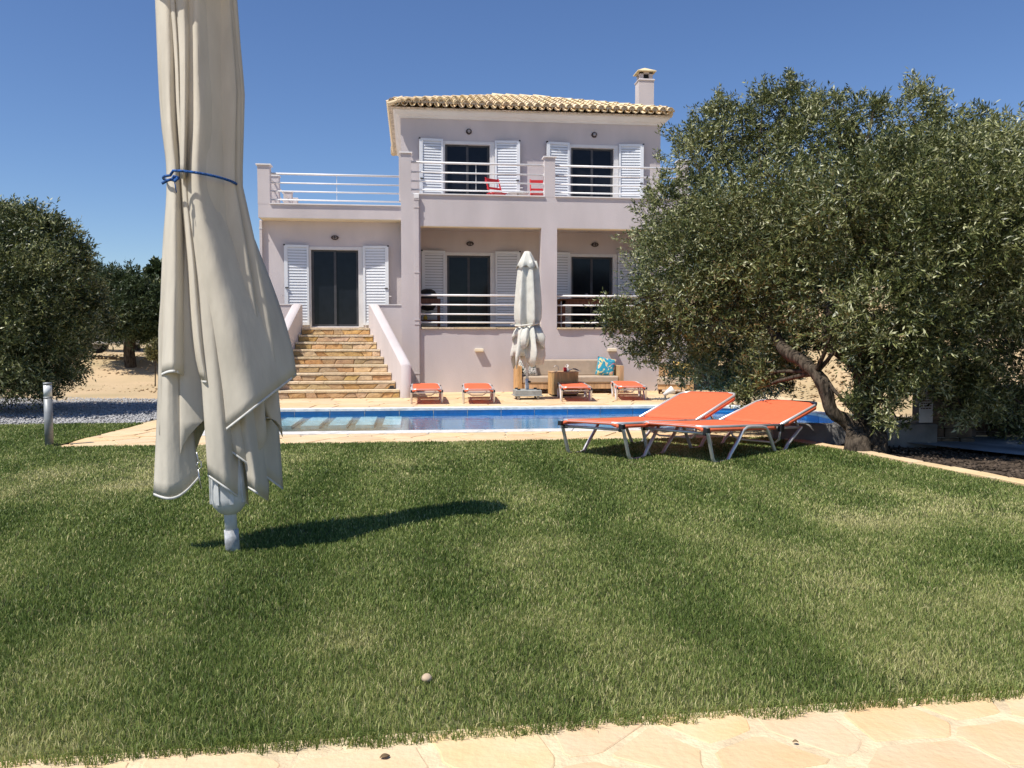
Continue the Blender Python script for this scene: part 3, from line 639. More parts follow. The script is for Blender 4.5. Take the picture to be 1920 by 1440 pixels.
stuff = MB(); stuff2 = MB(); NC = 36; rt = random.Random(2); cols = [EX0 + .10 + (EX1 - EX0 - .20) * i / (NC - 1) for i in range(NC)]; cnt = 0
def to_roof(x, s, h): return (x, EY0 - .05 + s * cos(pitch), EZ + .012 + s * sin(pitch) + h)
def smax(x): 
    t = min((x - EX0) / (RX0 - EX0), (EX1 - x) / (EX1 - RX1), 1); return max(0, t) * SL + .05
for i, x in enumerate(cols):
    if i < NC - 1:
        xm = x + .1
        p = to_roof(xm, 0, .075); inst('roof_tile', pan, roof, p, (pitch + rt.uniform(-.02, .02), 0, rt.uniform(-.03, .03)))
        s = .36
        while s < smax(xm) - .1:
            vs, fs = barrel(.42, .078, .088, True, 4); R = Matrix.Rotation(pitch, 3, 'X'); stuff.add([Vector(to_roof(xm, s, .075)) + R @ Vector(v) for v in vs], fs, True); s += .36
    plug = to_roof(x, .03, .08); n_ = 8; stuff2.add([plug] + [(plug[0] + cos(pi - pi * k / n_) * .078, plug[1], plug[2] + sin(pi * k / n_) * .076) for k in range(n_ + 1)], [(0, k + 2, k + 1) for k in range(n_)])
    s = 0; row = 0
    while s < max(.2, smax(x) - .12):
        p = to_roof(x + rt.uniform(-.006, .006), s - rt.uniform(0, .02), .085 + rt.uniform(0, .008)); rot = (pitch - .03, 0, rt.uniform(-.025, .025))
        if row < 6 and cnt < 205: inst('roof_tile', cover, roof, p, rot); cnt += 1
        else:
            vs, fs = barrel(.43, .09, .072, False, 5); R = Matrix.Rotation(rot[0], 3, 'X'); stuff.add([Vector(p) + R @ Vector(v) for v in vs], fs, True)
        s += .36; row += 1
# side and rear slopes: joined, they are hardly seen
def side_tiles(ax, ay, bx, by, top, nrm, ncol):
    a = Vector((ax, ay, EZ)); b = Vector((bx, by, EZ)); n = Vector(nrm); run = abs((Vector((*top, 0)) - Vector((ax, ay, 0))).dot(n)); pt = atan2(RZ - EZ, run); L = math.hypot(run, RZ - EZ)
    d = (b - a).normalized(); up = (n * cos(pt) + Vector((0, 0, sin(pt)))); W = (b - a).length
    for i in range(ncol):
        t = (i + .5) / ncol; tri = min(t, 1 - t) * 2 if ncol < 30 else min(t * W / (RX0 - EX0), (1 - t) * W / (EX1 - RX1), 1)
        for fl in (0, 1):
            s = -.03
            while s < max(.1, tri * L - .40):
                o = a + d * (W * t + (.1 if fl else 0)) + up * s + Vector((0, 0, .08 if fl else .095)); vs, fs = barrel(.42, .085, .075, bool(fl), 4)
                stuff.add([o + d * v[0] + up * v[1] + up.cross(d) * (-v[2] if up.cross(d).z < 0 else v[2]) for v in vs], fs, True); s += .36
side_tiles(EX0, EY1, EX0, EY0, (RX0, RY), (1, 0, 0), 27); side_tiles(EX1, EY0, EX1, EY1, (RX1, RY), (-1, 0, 0), 27); side_tiles(EX1, EY1, EX0, EY1, (RX0, RY), (0, -1, 0), 36)
stuff.build('roof_tiling', M['tile'], roof, kind='stuff'); stuff2.build('eave_mortar', M['tilepale'], roof, kind='stuff')
def ridge_line(a, b):
    a = Vector(a); b = Vector(b); d = b - a; L = d.length; d.normalize(); n = int(L / .34); az = atan2(-d.x, d.y); el = math.asin(d.z)
    for i in range(n + 1):
        p = a + d * min(L - .35, i * L / n) + Vector((0, 0, .075)); q = inst('ridge_tile', ridge, roof, p, (el - .03, 0, az + rt.uniform(-.02, .02)))
    MB().tube([a + Vector((0, 0, .04)), b + Vector((0, 0, .04))], .08, 6).build('ridge_mortar', M['tilepale'], roof)
ridge_line((EX0 + .16, EY0 + .10, EZ + .07), (RX0, RY, RZ)); ridge_line((EX1 - .16, EY0 + .10, EZ + .07), (RX1, RY, RZ)); ridge_line((RX0 - .1, RY, RZ + .02), (RX1 + .2, RY, RZ + .02))
ridge_line((EX0 + .16, EY1 - .1, EZ + .07), (RX0, RY, RZ)); ridge_line((EX1 - .16, EY1 - .1, EZ + .07), (RX1, RY, RZ))
# chimney
cx0, cx1, cy0, cy1 = 6.16, 6.58, 22.45, 22.85
ch = hpart(MB().bevbox(cx0, cx1, cy0, cy1, 6.9, 8.36, .02), 'chimney', 'wall')
MB().bevbox(cx0 - .02, cx1 + .02, cy0 - .02, cy1 + .02, 8.32, 8.385, .02).build('chimney_collar', M['wall'], ch)
f = MB()
for a in (cx0 + .03, cx1 - .13):
    for b in (cy0 + .03, cy1 - .13): f.box(a, a + .10, b, b + .10, 8.385, 8.57)
f.box(cx0 + .03, cx1 - .03, cy0 + .03, cy1 - .03, 8.53, 8.575).build('chimney_pot', M['wall'], ch)
MB().box(cx0 + .1, cx1 - .1, cy0 + .12, cy1 - .1, 8.36, 8.53).build('flue', M['shutdark'], ch)
mx, my = (cx0 + cx1) / 2, (cy0 + cy1) / 2
MB().add([(cx0 - .05, cy0 - .05, 8.575), (cx1 + .05, cy0 - .05, 8.575), (cx1 + .05, cy1 + .05, 8.575), (cx0 - .05, cy1 + .05, 8.575), (cx0 - .05, cy0 - .05, 8.60), (cx1 + .05, cy0 - .05, 8.60), (cx1 + .05, cy1 + .05, 8.60), (cx0 - .05, cy1 + .05, 8.60), (mx, my, 8.74)],
         [(3, 2, 1, 0), (0, 1, 5, 4), (1, 2, 6, 5), (2, 3, 7, 6), (3, 0, 4, 7), (4, 5, 8), (5, 6, 8), (6, 7, 8), (7, 4, 8)]).build('chimney_cap', M['tile'], ch)
# splayed outdoor staircase with stone treads and pieced stone risers
YS0, RH, RD, NR = 17.70, .1695, .33, 9
xr = lambda y: -.30 - .285 * (y - YS0); xl = lambda y: -2.95 + .10 * (y - YS0)
core = MB()
for k in range(NR):
    y = YS0 + RD * k; y1 = YS0 + RD * (k + 1) if k < NR - 1 else YW
    core.add([(xl(y), y + .03, 0), (xr(y), y + .03, 0), (xr(y1), y1 + .03, 0), (xl(y1), y1 + .03, 0), (xl(y), y + .03, RH * (k + 1) - .045), (xr(y), y + .03, RH * (k + 1) - .045), (xr(y1), y1 + .03, RH * (k + 1) - .045), (xl(y1), y1 + .03, RH * (k + 1) - .045)], [(0, 1, 5, 4), (4, 5, 6, 7), (1, 2, 6, 5), (0, 4, 7, 3), (2, 3, 7, 6)])
stair = core.build('staircase', M['mortar'], house)
rst = random.Random(12)
for k in range(NR):
    y = YS0 + RD * k; z0, z1 = RH * k, RH * (k + 1); a, b = xl(y) + .01, xr(y) - .01
    x = a; lean = 0                                           # riser stones with slanting joints
    while x < b - .03:
        w = min(rst.uniform(.20, .46), b - x); w = b - x if b - x - w < .12 else w; nl = 0 if b - x - w < .01 else rst.uniform(-.07, .07)
        poly = [(x + lean + .006, z0 + .006), (x + w + nl - .006, z0 + .006 + rst.uniform(0, .015)), (x + w - nl - .006, z1 - .052), (x - lean + .006, z1 - .052 - rst.uniform(0, .015))]
        o_ = MB(); d = rst.uniform(.0, .018); c = (sum(p[0] for p in poly) / 4, sum(p[1] for p in poly) / 4); inn = [(c[0] + (px - c[0]) * .9, c[1] + (pz - c[1]) * .88) for px, pz in poly]
        o_.add([(p[0], y + .031, p[1]) for p in poly] + [(p[0], y + .012 - d, p[1]) for p in poly] + [(p[0], y + .002 - d + rst.uniform(-.006, .006), p[1]) for p in inn], [(r * 4 + i, r * 4 + (i + 1) % 4, r * 4 + 4 + (i + 1) % 4, r * 4 + 4 + i) for r in (0, 1) for i in range(4)] + [(8, 9, 10, 11)])
        o_.build('riser_stone', M['stone'], stair, origin=(c[0], y, c[1])); x += w; lean = nl
    x = a; y1 = YS0 + RD * (k + 1) + .03 if k < NR - 1 else YS0 + RD * k + .45
    while x < b - .03:                                        # tread slabs with a rough nosing
        w = min(rst.uniform(.45, .9), b - x); w = b - x if b - x - w < .2 else w; n = 6
        fr = [(x + .004 + (w - .008) * i / n, y - .008 - rst.uniform(0, .018)) for i in range(n + 1)]
        MB().prism(fr + [(x + w - .004, y1), (x + .004, y1)], z1 - .045, z1 + rst.uniform(-.004, .003), .008).build('tread_stone', M['tread'], stair, origin=(x + w / 2, y, z1)); x += w
MB().box(-3.72, -.9, YS0 + RD * 8 + .46, YW - .001, RH * 9 - .1, RH * 9 - .004).build('landing', M['tread'], stair)
def stair_wall(side):
    X = xr if side > 0 else xl; t = .21 * side; yk = 20.35; zk = 2.075; z_b = .70; mb = MB(); rows = []
    n = 9
    for (y, z) in [(YS0 - .08, .0), (YS0 - .08, z_b - .03), (YS0 - .055, z_b), (YS0 + .03, z_b + .055), (yk - .12, zk - .065), (yk, zk), (yk + .14, zk)]:
        x0 = X(y); c = x0 + t / 2; r = []
        hump = .028 if z > .5 else 0
        for j in range(n):
            u = j / (n - 1); r.append((x0 + t * u, y - (.035 * (1 - (2 * u - 1) ** 2) if y < YS0 else 0), z + hump * (1 - (2 * u - 1) ** 4)))
        rows.append(r)
    mb.grid(rows)
    for j in (0, n - 1):                                       # side faces down to the ground
        prof = [rows[i][j] for i in range(1, len(rows))]
        vs = []
        for p in prof: vs += [p, (p[0], p[1], 0)]
        mb.add(vs, [(2 * i, 2 * i + 2, 2 * i + 3, 2 * i + 1) for i in range(len(prof) - 1)])
    return mb.build('stair_parapet', M['wall'], house)
stair_wall(1); stair_wall(-1)
hpart(MB().box(xr(20.4) + .2, -.286, 20.33, 20.53, 0, 2.075), 'landing_parapet', 'wall'); hpart(MB().box(-3.74, xl(20.4) - .2, 20.33, 20.53, 0, 2.075), 'landing_parapet', 'wall')
hpart(MB().box(xr(20.4) + .19, -.286, 20.31, 20.55, 2.075, 2.095), 'parapet_cap', 'cap'); hpart(MB().box(-3.76, xl(20.4) - .19, 20.31, 20.55, 2.075, 2.095), 'parapet_cap', 'cap')
hpart(MB().box(-3.74, -3.56, 20.53, YW, 0, 2.075), 'landing_parapet', 'wall')
# ================================================================== SUN LOUNGERS
def make_lounger(root, W=.77, L=1.46, B=.93, beta=radians(15.4), zs=.362, tilt=radians(3.1), r=.017, E_=.46, js=1.0):
    """local frame: x from foot to head, y across, z=0 at the seat plane"""
    n0 = WL[root.name]; build = lambda mb, name, m, p=root: mb.build(name, M[m], p, origin=(0, 0, 0))
    def fix(o): o.location = (0, 0, 0); return o
    g = lambda x: -zs + x * math.tan(tilt) - .01                # the ground under the tilted lounger
    hw = W / 2; c = .09
    cb, sb = cos(beta), sin(beta)
    seat = [(L, -hw, 0), (c, -hw, 0), (.02, -hw + .03, 0), (0, -hw + c, 0), (0, hw - c, 0), (.02, hw - .03, 0), (c, hw, 0), (L, hw, 0)]
    fix(build(MB().tube(seat, r), 'seat_frame', 'tubing'))
    bk = lambda s, y, h=0: (L + s * cb - h * sb, y, s * sb + h * cb)
    back = [bk(.0, -hw), bk(B - c, -hw), bk(B - .02, -hw + .03), bk(B, -hw + c), bk(B, hw - c), bk(B - .02, hw - .03), bk(B - c, hw), bk(.0, hw)]
    fix(build(MB().tube(back, r), 'back_frame', 'tubing'))
    # base rails under the backrest
    for s in (-1, 1):
        fix(build(MB().tube([(L - .12, s * (hw - .03), -.03), (L + E_ + .02, s * (hw - .03), -.035)], .016), 'base_rail', 'tubing'))
        top = -.012
        pts = [(.01, top), (.05, top - .08), (.135, g(.135) + .06), (.165, g(.165) + .018), (.22, g(.22) + .002), (.36, g(.36) + .002), (.42, g(.42) + .02), (.46, g(.46) + .07), (.60, -.14), (.68, -.04), (.75, -.012), (.82, -.008), (1.06, -.010), (1.13, -.02), (1.19, -.07), (1.32, g(1.32) + .06), (1.35, g(1.35) + .018), (1.40, g(1.40) + .002), (1.52, g(1.52) + .002), (1.58, g(1.58) + .02), (1.62, g(1.62) + .07), (L + E_, -.03)]
        k = L / 1.46
        y = s * (hw + .012); fix(build(MB().tube([(x * k, y, z) for x, z in pts], .0185), 'leg', 'tubing'))
        fix(build(MB().box(-.012, -.012 + .05 * js, y - .024 * js, y + .024 * js, -.055, -.008), 'leg_joint', 'blackp')); fix(build(MB().box(.02, .02 + .055 * js, y - s * .03 - .016 * js, y - s * .03 + .016 * js, -.045 - .04 * js, -.045), 'leg_joint', 'blackp'))
        fix(build(MB().box(L - .03, L + .035, y - .022, y + .022, -.07, .012), 'hinge', 'blackp'))
    fix(build(MB().tube([(.035, -hw + .01, -.062), (.035, hw - .01, -.062)], .014), 'cross_bar', 'tubing'))
    fix(build(MB().tube([(L + E_, -hw + .03, -.035), (L + E_, hw - .03, -.035)], .014), 'cross_bar', 'tubing'))
    fix(build(MB().tube([(L + .12, -hw + .06, -.05), (L + .16, -hw + .09, -.17), (L + .2, -hw + .16, -.21), (L + .2, hw - .16, -.21), (L + .16, hw - .09, -.17), (L + .12, hw - .06, -.05)], .012), 'support_bar', 'tubing'))
    if beta > .05:
        for s in (-1, 1):
            fix(build(MB().bar(bk(.36, s * (hw - .03), -.01), (L + .48, s * (hw - .03), -.03), .018), 'back_strut', 'tubing'))
    # sling fabric: seat with cut corners, backrest with cut corners
    def sheet(fn, Ls, c0, c1, sag, na=14, nb=10):
        rows = []
        for i in range(na + 1):
            u = i / na; s = Ls * u; inset = 0
            if s < c0: inset = (c0 - s) * .95
            if Ls - s < c1: inset = (c1 - (Ls - s)) * .95
            w = hw + .016 - inset; row = []
            for j in range(nb + 1):
                v = -1 + 2 * j / nb; row.append(fn(s, v * w, .014 - sag * (1 - v * v) * sin(pi * min(1, u * 1.02 + .03)) - (.024 * abs(v) ** 12 if abs(v) > .99 else 0)))
            rows.append(row)
        mb = MB().grid(rows)
        for edge in (0, -1):                                     # fabric wrapped down round the side tubes
            a = [r_[edge] for r_ in rows if True]; mb.grid([a, [(p[0], p[1] * 1.012, p[2] - .034) for p in a]])
        mb.grid([rows[0], [(p[0] - .004, p[1], p[2] - .030) for p in rows[0]]])
        return mb
    o = fix(build(sheet(lambda s, y, h: (s - .012, y, h), L * .955, .06, .02, .016), 'seat_fabric', 'orange')); solid(o, .004)
    o = fix(build(sheet(lambda s, y, h: bk(s + .045, y, h), B - .045, .09, .09, .012), 'back_fabric', 'orange')); solid(o, .004)
    return root
la = empty('sun_lounger', (2.578, 8.05, .362), 'orange mesh sun lounger on the lawn, nearest to the camera, beside the olive trunk', 'sun lounger', 'orange sun loungers')
make_lounger(la); la.rotation_euler = (radians(-.34), radians(3.16), radians(36.75))
lb = empty('sun_lounger', (1.79, 8.316, .372), 'orange mesh sun lounger behind the nearest raised one, next to the pool', 'sun lounger', 'orange sun loungers')
make_lounger(lb, W=.76, L=1.46, B=1.02, beta=radians(17.4), zs=.372, tilt=radians(2.76)); lb.rotation_euler = (radians(-1.0), radians(2.76), radians(40.5))
def copy_tree(o, parent=None):
    c = o.copy(); C.objects.link(c); c.parent = parent; WL[c.name] = WL[o.name]
    for ch in list(o.children): copy_tree(ch, c)
    return c
l1 = empty('sun_lounger', (.236, 15.75, .285), 'flat orange sun lounger on the paving next to the stair end', 'sun lounger', 'orange sun loungers')
make_lounger(l1, W=.56, L=1.40, B=.72, beta=0, zs=.285, tilt=0, E_=.50, js=.6)
l1.rotation_euler = (0, 0, radians(90))
for (x, y, a, lab) in ((1.22, 15.65, 87, 'flat orange sun lounger on the paving below the small wall light'), (3.20, 16.1, 83, 'flat orange sun lounger on the paving in front of the wooden cube table'), (4.36, 16.25, 80, 'flat orange sun lounger at poolside in front of the turquoise cushion')):
    c = copy_tree(l1); c.location = (x, y, .285); c.rotation_euler = (0, 0, radians(a)); c['label'] = lab

# ================================================================== PARASOLS
def lerp_poly(pl, v):
    seg = [0]
    for a, b in zip(pl, pl[1:]): seg.append(seg[-1] + math.hypot(b[0] - a[0], b[1] - a[1]))
    s = v * seg[-1]
    for i in range(len(pl) - 1):
        if s <= seg[i + 1] + 1e-9:
            t = (s - seg[i]) / max(1e-9, seg[i + 1] - seg[i]); return tuple(pl[i][k] + (pl[i + 1][k] - pl[i][k]) * t for k in range(len(pl[i])))
    return pl[-1]
def smooth_poly(pl):
    out = [pl[0]]
    for i in range(len(pl) - 1):
        p0, p1, p2, p3 = pl[max(0, i - 1)], pl[i], pl[i + 1], pl[min(len(pl) - 1, i + 2)]
        for t in (.25, .5, .75, 1): out.append(tuple(.5 * (2 * p1[k] + (p2[k] - p0[k]) * t + (2 * p0[k] - 5 * p1[k] + 4 * p2[k] - p3[k]) * t * t + (3 * p1[k] - p0[k] - 3 * p2[k] + p3[k]) * t ** 3) for k in range(len(p1))))
    return out
PX0, PY0 = -1.038, 4.84
par = empty('parasol', (PX0, PY0, 0), 'large closed cream canvas parasol tied with blue rope, standing in the lawn foreground', 'parasol', 'closed parasols')
def panel(left, right, d0, dl, bulge, seed, name='canopy_panel', nu=18, nv=36, hem=True, sag=0, wr=.0035, pk=(.5, .5)):
    """one folded canvas panel between two surveyed edges; depth = distance in front of the pole (m)"""
    left = smooth_poly(left); right = smooth_poly(right); rows = []
    for i in range(nv + 1):
        v = i / nv; a = lerp_poly(left, v); b = lerp_poly(right, v); row = []
        for j in range(nu + 1):
            u = j / nu; x = a[0] + (b[0] - a[0]) * u; y = a[1] + (b[1] - a[1]) * u + sag * sin(pi * u) * v ** 6
            q = pk[0] + (pk[1] - pk[0]) * v; bl = bulge * (.6 + .4 * v)
            dep = d0 + bl * sin(pi / 2 * u / q) if u < q else dl + (d0 + bl - dl) * (1 - ((u - q) / (1 - q)) ** 1.35)
            dep += wr * (vnoise(u * 3 + seed, v * 5, .5, seed) - .5) * 2 + wr * .7 * (vnoise(u * 9, v * 4 + u * 3, .35, seed + 3) - .5) * 2
            row.append(tuple(P(x, y, PY0 - dep)))
        rows.append(row)
    o = solid(MB().grid(rows).build(name, M['canvas'], par), .004)
    if hem:
        pts = [Vector(p) for p in rows[-1]]; up = [Vector(rows[-2][j]) - pts[j] for j in range(len(pts))]
        off_ = Vector((0, -.003, 0)); mb = MB().grid([[tuple(pts[j] + up[j].normalized() * .012 + off_) for j in range(len(pts))], [tuple(pts[j] + off_ - up[j].normalized() * .003) for j in range(len(pts))]])
        solid(mb.build('hem', M['hem'], o), .0015)
    return o
# (x, y) along left and right edges in the survey; front-most panels last
panel([(338, -60), (350, 100), (352, 250), (352, 335), (366, 470), (385, 640), (403, 826)], [(436, -60), (442, 120), (445, 230), (440, 330), (466, 430), (505, 600), (531, 918)], .03, -.16, .06, 1, pk=(.2, .4))
panel([(330, -60), (345, 335), (400, 600), (457, 862), (465, 915)], [(430, -60), (438, 335), (470, 600), (502, 880), (503, 938)], .05, -.06, .05, 2, pk=(.3, .4))
panel([(330, -60), (345, 335), (366, 560), (380, 740), (390, 893)], [(420, -60), (425, 335), (440, 560), (455, 800), (466, 945)], .07, -.02, .06, 3, pk=(.3, .45))
panel([(289, -60), (300, 200), (314, 335), (306, 450), (300, 600), (296, 740), (288, 928)], [(334, -60), (335, 335), (345, 560), (358, 760), (374, 895)], -.05, -.02, .10, 4, sag=22, pk=(.35, .35))
panel([(318, -60), (330, 150), (338, 335), (350, 480), (362, 640), (378, 717)], [(362, -60), (362, 150), (358, 335), (372, 480), (388, 640), (397, 719)], .05, .02, .06, 6, pk=(.5, .5))
panel([(288, -60), (297, 100), (304, 220), (313, 335), (307, 450), (302, 600), (299, 706)], [(338, -60), (334, 110), (336, 240), (343, 335), (346, 470), (347, 600), (347, 705)], -.04, .02, .16, 7, sag=-8, pk=(.5, .55))
panel([(352, -60), (352, 120), (350, 240), (344, 335), (354, 450), (374, 600), (390, 720), (403, 823)], [(431, -60), (440, 120), (443, 220), (437, 335), (478, 450), (520, 560), (546, 645), (556, 704)], .04, -.20, .14, 8, wr=.006, pk=(.16, .42))
panel([(331, -60), (338, 150), (338, 335)], [(362, -60), (360, 130), (350, 335)], .10, .06, .05, 9, hem=False, nv=14, pk=(.4, .5))
panel([(312, -60), (326, 90), (332, 220), (342, 335)], [(334, -60), (340, 90), (343, 200), (348, 335)], .05, .03, .05, 10, hem=False, nv=14, pk=(.4, .5))
# rear half of the bundle: a fluted closed body round the pole
rows = []; NN = 64
for i in range(26):
    v = i / 25; z = 3.20 - v * 2.55; w = lerp_poly([(.21, 3.2), (.225, 2.6), (.185, 2.09), (.24, 1.75), (.30, 1.3), (.33, .65)], v)[0]; cx = -1.20 + .10 * v
    rows.append([(cx + w * (.93 + .12 * sin(9 * a + 2 * v)) * cos(a), PY0 + .03 + w * .98 * (.9 + .16 * sin(9 * a + 2 * v)) * sin(a) * (1 if sin(a) > 0 else .25), z + (.12 * sin(4.5 * a) if i == 25 else 0)) for a in [2 * pi * k / NN for k in range(NN + 1)]])
solid(MB().grid(rows).build('canopy_back', M['canvas'], par), .004)
MB().lathe([(.0, 3.42), (.10, 3.40), (.24, 3.28), (.245, 3.23), (.225, 3.17)], -1.205, PY0, 24).build('canopy_cap', M['canvas'], par)
# blue cord with its knot
cord = []
for k in range(48):
    a = 2 * pi * k / 48; cord.append((-1.182 + .192 * cos(a), PY0 + .02 + (.215 if sin(a) < 0 else .16) * sin(a), 2.105 - .02 * cos(a) - .025 * (cos(a) < -.6) ))
cd = MB().tube(cord, .0075, 8, closed=True).build('tie_cord', M['rope'], par)
kx, ky, kz = P(328, 336, PY0 - .165)
MB().tube([(kx + .02, ky, kz + .005), (kx, ky - .02, kz + .01), (kx - .015, ky - .01, kz - .008), (kx + .005, ky - .022, kz - .012), (kx + .018, ky - .012, kz + .004)], .010, 8).build('knot', M['rope'], cd)
MB().tube([(kx - .005, ky - .01, kz), (kx - .03, ky - .02, kz - .01), (kx - .062, ky - .02, kz - .028)], .0075, 8).build('cord_end', M['rope'], cd)
MB().tube([(kx, ky - .01, kz), (kx + .005, ky - .02, kz - .03), (kx + .012, ky - .02, kz - .075)], .003, 6).build('cord_end', M['rope'], cd)
# pole, hub, struts
top = Vector((-1.20, PY0, 3.3)); base = Vector((PX0, PY0, -.03)); on = lambda z: base + (top - base) * ((z + .03) / 3.33)
MB().tube([on(-.03), on(.06), on(.125)], .040, 20).build('ground_socket', M['poled'], par)
MB().tube([on(.10), on(.2), on(.28)], .0345, 20).tube([on(.28), on(3.3)], .026, 14).build('pole', M['polew'], par)
hub = MB(); ax = (top - base).normalized()
for prof in ([(.034, .215), (.062, .23), (.092, .27), (.098, .31), (.094, .36), (.088, .50)],): 
    vs = []; n = 24
    u_ = ax.cross(Vector((0, 1, 0))).normalized(); w_ = ax.cross(u_)
    for r_, z in prof: vs += [on(z) + (u_ * cos(2 * pi * k / n) + w_ * sin(2 * pi * k / n)) * r_ for k in range(n)]
    hub.add(vs, [(i * n + k, i * n + (k + 1) % n, (i + 1) * n + (k + 1) % n, (i + 1) * n + k) for i in range(len(prof) - 1) for k in range(n)], True)
hb = hub.build('hub', M['polew'], par)
for k in range(8):
    a = 2 * pi * k / 8 + .35; d = u_ * cos(a) + w_ * sin(a)
    MB().bar(on(.285) + d * .098, on(.62) + d * .088, .022, .014, up=d).build('strut', M['polew'], hb)
hk = [P(x, y, PY0 - .10) for x, y in ((369, 848), (371, 862), (377, 866), (378, 876), (372, 880), (369, 872), (372, 866))]; MB().tube([tuple(p) for p in hk], .004, 6).tube([tuple(P(x, y, PY0 - .10)) for x, y in ((372, 880), (374, 900), (377, 916))], .0045, 6).build('hook', M['steel'], par)

# the second parasol, on its wheeled base by the pool
QX, QY = 2.335, 17.05
p2 = empty('parasol', (QX, QY, 0), 'closed pale parasol on a grey wheeled base, in front of the house wall', 'parasol', 'closed parasols')
def ruffle(zs_rs, nf, amp, cx, cy, ph=0, n=140, tw=0, flare=None):
    rows = []
    for i, (z, r_) in enumerate(zs_rs):
        row = []
        for k in range(n + 1):
            a = 2 * pi * k / n; f1 = lambda t: (1 - 2 * abs(sin(t / 2))) ; fold = f1(nf * a + ph + tw * i) * .62 + f1((nf - 1) * a + 1.3 * ph - .22 * i) * .38
            rr = r_ * (1 + amp * fold); row.append((cx + rr * cos(a), cy + rr * sin(a), z + (flare(a) if flare and i == len(zs_rs) - 1 else 0)))
        rows.append(row)
    return MB().grid(rows)
prof2 = [(2.86, .15), (2.7, .185), (2.5, .205), (2.2, .228), (1.9, .245), (1.68, .245), (1.58, .225), (1.54, .185), (1.51, .20)]
solid(ruffle(prof2, 6, .34, QX, QY, .6, tw=.05).build('canopy', M['canvas2'], p2), .006)
solid(ruffle([(1.53, .19), (1.46, .22), (1.33, .26), (1.18, .275), (1.02, .30), (.90, .31), (.80, .29)], 6, .42, QX, QY, .6, tw=.10, flare=lambda a: .13 * sin(6 * a + 1) + .05 * sin(11 * a)).build('canopy_skirt', M['canvas2'], p2), .006)
solid(ruffle([(1.50, .21), (1.42, .26), (1.30, .31), (1.18, .29)], 5, .36, QX, QY, 2.2, tw=.16, flare=lambda a: .14 * sin(4 * a)).build('canopy_skirt', M['canvas2'], p2), .006)
solid(ruffle([(3.06, .02), (3.05, .055), (2.98, .095), (2.85, .16), (2.72, .225)], 6, .12, QX, QY, .2, flare=lambda a: .035 * sin(6 * a)).build('canopy_cap', M['canvas2'], p2), .006)
bd = MB().tube([(QX + .245 * cos(2 * pi * k / 40), QY + .245 * sin(2 * pi * k / 40), 1.555 - .035 * cos(2 * pi * k / 40 + 2.6)) for k in range(40)], .02, 6, closed=True).build('tie_strap', M['canvas2'], p2)
MB().bar((QX - .27, QY - .12, 1.56), (QX - .36, QY - .14, 1.54), .05, .015).build('strap_end', M['canvas2'], bd)
MB().tube([(QX, QY, .1), (QX, QY, 2.95)], .030, 14).build('pole', M['polew'], p2); MB().tube([(QX, QY, .13), (QX, QY, .42)], .040, 14).build('pole_sleeve', M['polew'], p2)
MB().tube([(QX + .03, QY - .03, .36), (QX + .05, QY - .085, .36)], .022, 10).build('clamp_knob', M['blackp'], p2)
bs = MB().bevbox(QX - .27, QX + .27, QY - .26, QY + .26, .085, .20, .015).build('weight_base', M['greyb'], p2)
MB().bevbox(QX - .295, QX + .295, QY - .28, QY + .28, .07, .095, .006).build('base_rim', M['greyb'], bs)
for sx in (-1, 1):
    for sy in (-1, 1):
        w = MB().tube([(QX + sx * .20 - .018, QY + sy * .21, .045), (QX + sx * .20 + .018, QY + sy * .21, .045)], .045, 14).build('caster_wheel', M['poled'], p2)
        MB().box(QX + sx * .20 - .028, QX + sx * .20 + .028, QY + sy * .21 - .02, QY + sy * .21 + .02, .04, .085).build('caster_fork', M['steel'], w)
        MB().box(QX + sx * .20 - .03, QX + sx * .20 + .03, QY + sy * .2 - .03, QY + sy * .2 + .03, .20, .225).build('base_clip', M['blackp'], p2)

# ================================================================== TERRACE FURNITURE
def cushion(mb_name, x0, x1, y0, y1, z0, z1, parent, m, b=.035):
    o = MB().box(x0, x1, y0, y1, z0, z1).build(mb_name, M[m], parent); bevel(o, b, 3); return o
sofa = empty('outdoor_sofa', (3.6, 19.1, 0), 'long light wood outdoor sofa with beige cushions against the house wall', 'sofa', 'wooden outdoor sofas')
sx0, sx1 = 2.33, 4.80
for a in (sx0, sx1 - .10): MB().bevbox(a, a + .10, 18.62, 19.40, .0, .64, .006).build('arm_panel', M['wood'], sofa)
MB().bevbox(sx0 + .10, sx1 - .10, 18.66, 18.70, .11, .235, .005).build('front_rail', M['wood'], sofa); MB().box(sx0 + .10, sx1 - .10, 18.70, 19.36, .19, .235).build('seat_base', M['wood'], sofa)
MB().box(sx0 + .10, sx1 - .10, 19.36, 19.40, .2, .70).build('back_board', M['wood'], sofa)
for a, b in ((sx0 + .105, 3.565), (3.575, sx1 - .105)):
    cushion('seat_cushion', a, b, 18.64, 19.24, .24, .40, sofa, 'beige'); 
o = cushion('back_cushion', sx0 + .105, 4.58, 19.14, 19.34, .395, .77, sofa, 'beige', .03)
def pillow(name, loc, size, rot, m, label, group='scatter cushions'):
    n = 12; rows = [[], []]
    vs = []; 
    mb = MB()
    for sgn in (-1, 1):
        rr = []
        for i in range(n + 1):
            row = []
            for j in range(n + 1):
                u, v = -1 + 2 * i / n, -1 + 2 * j / n; pinch = 1 - .06 * (1 - abs(u)) * (v * v) - .06 * (1 - abs(v)) * (u * u)
                th = .32 * ((1 - u ** 4) * (1 - v ** 4)) ** .55; row.append((u * pinch * size / 2, sgn * th * size / 2, v * pinch * size / 2))
            rr.append(row)
        mb.grid(rr)
    o = mb.build(name, M[m]); o.location = loc; o.rotation_euler = rot; WL[o.name] = Vector(loc); tag(o, label, 'cushion', group); return o
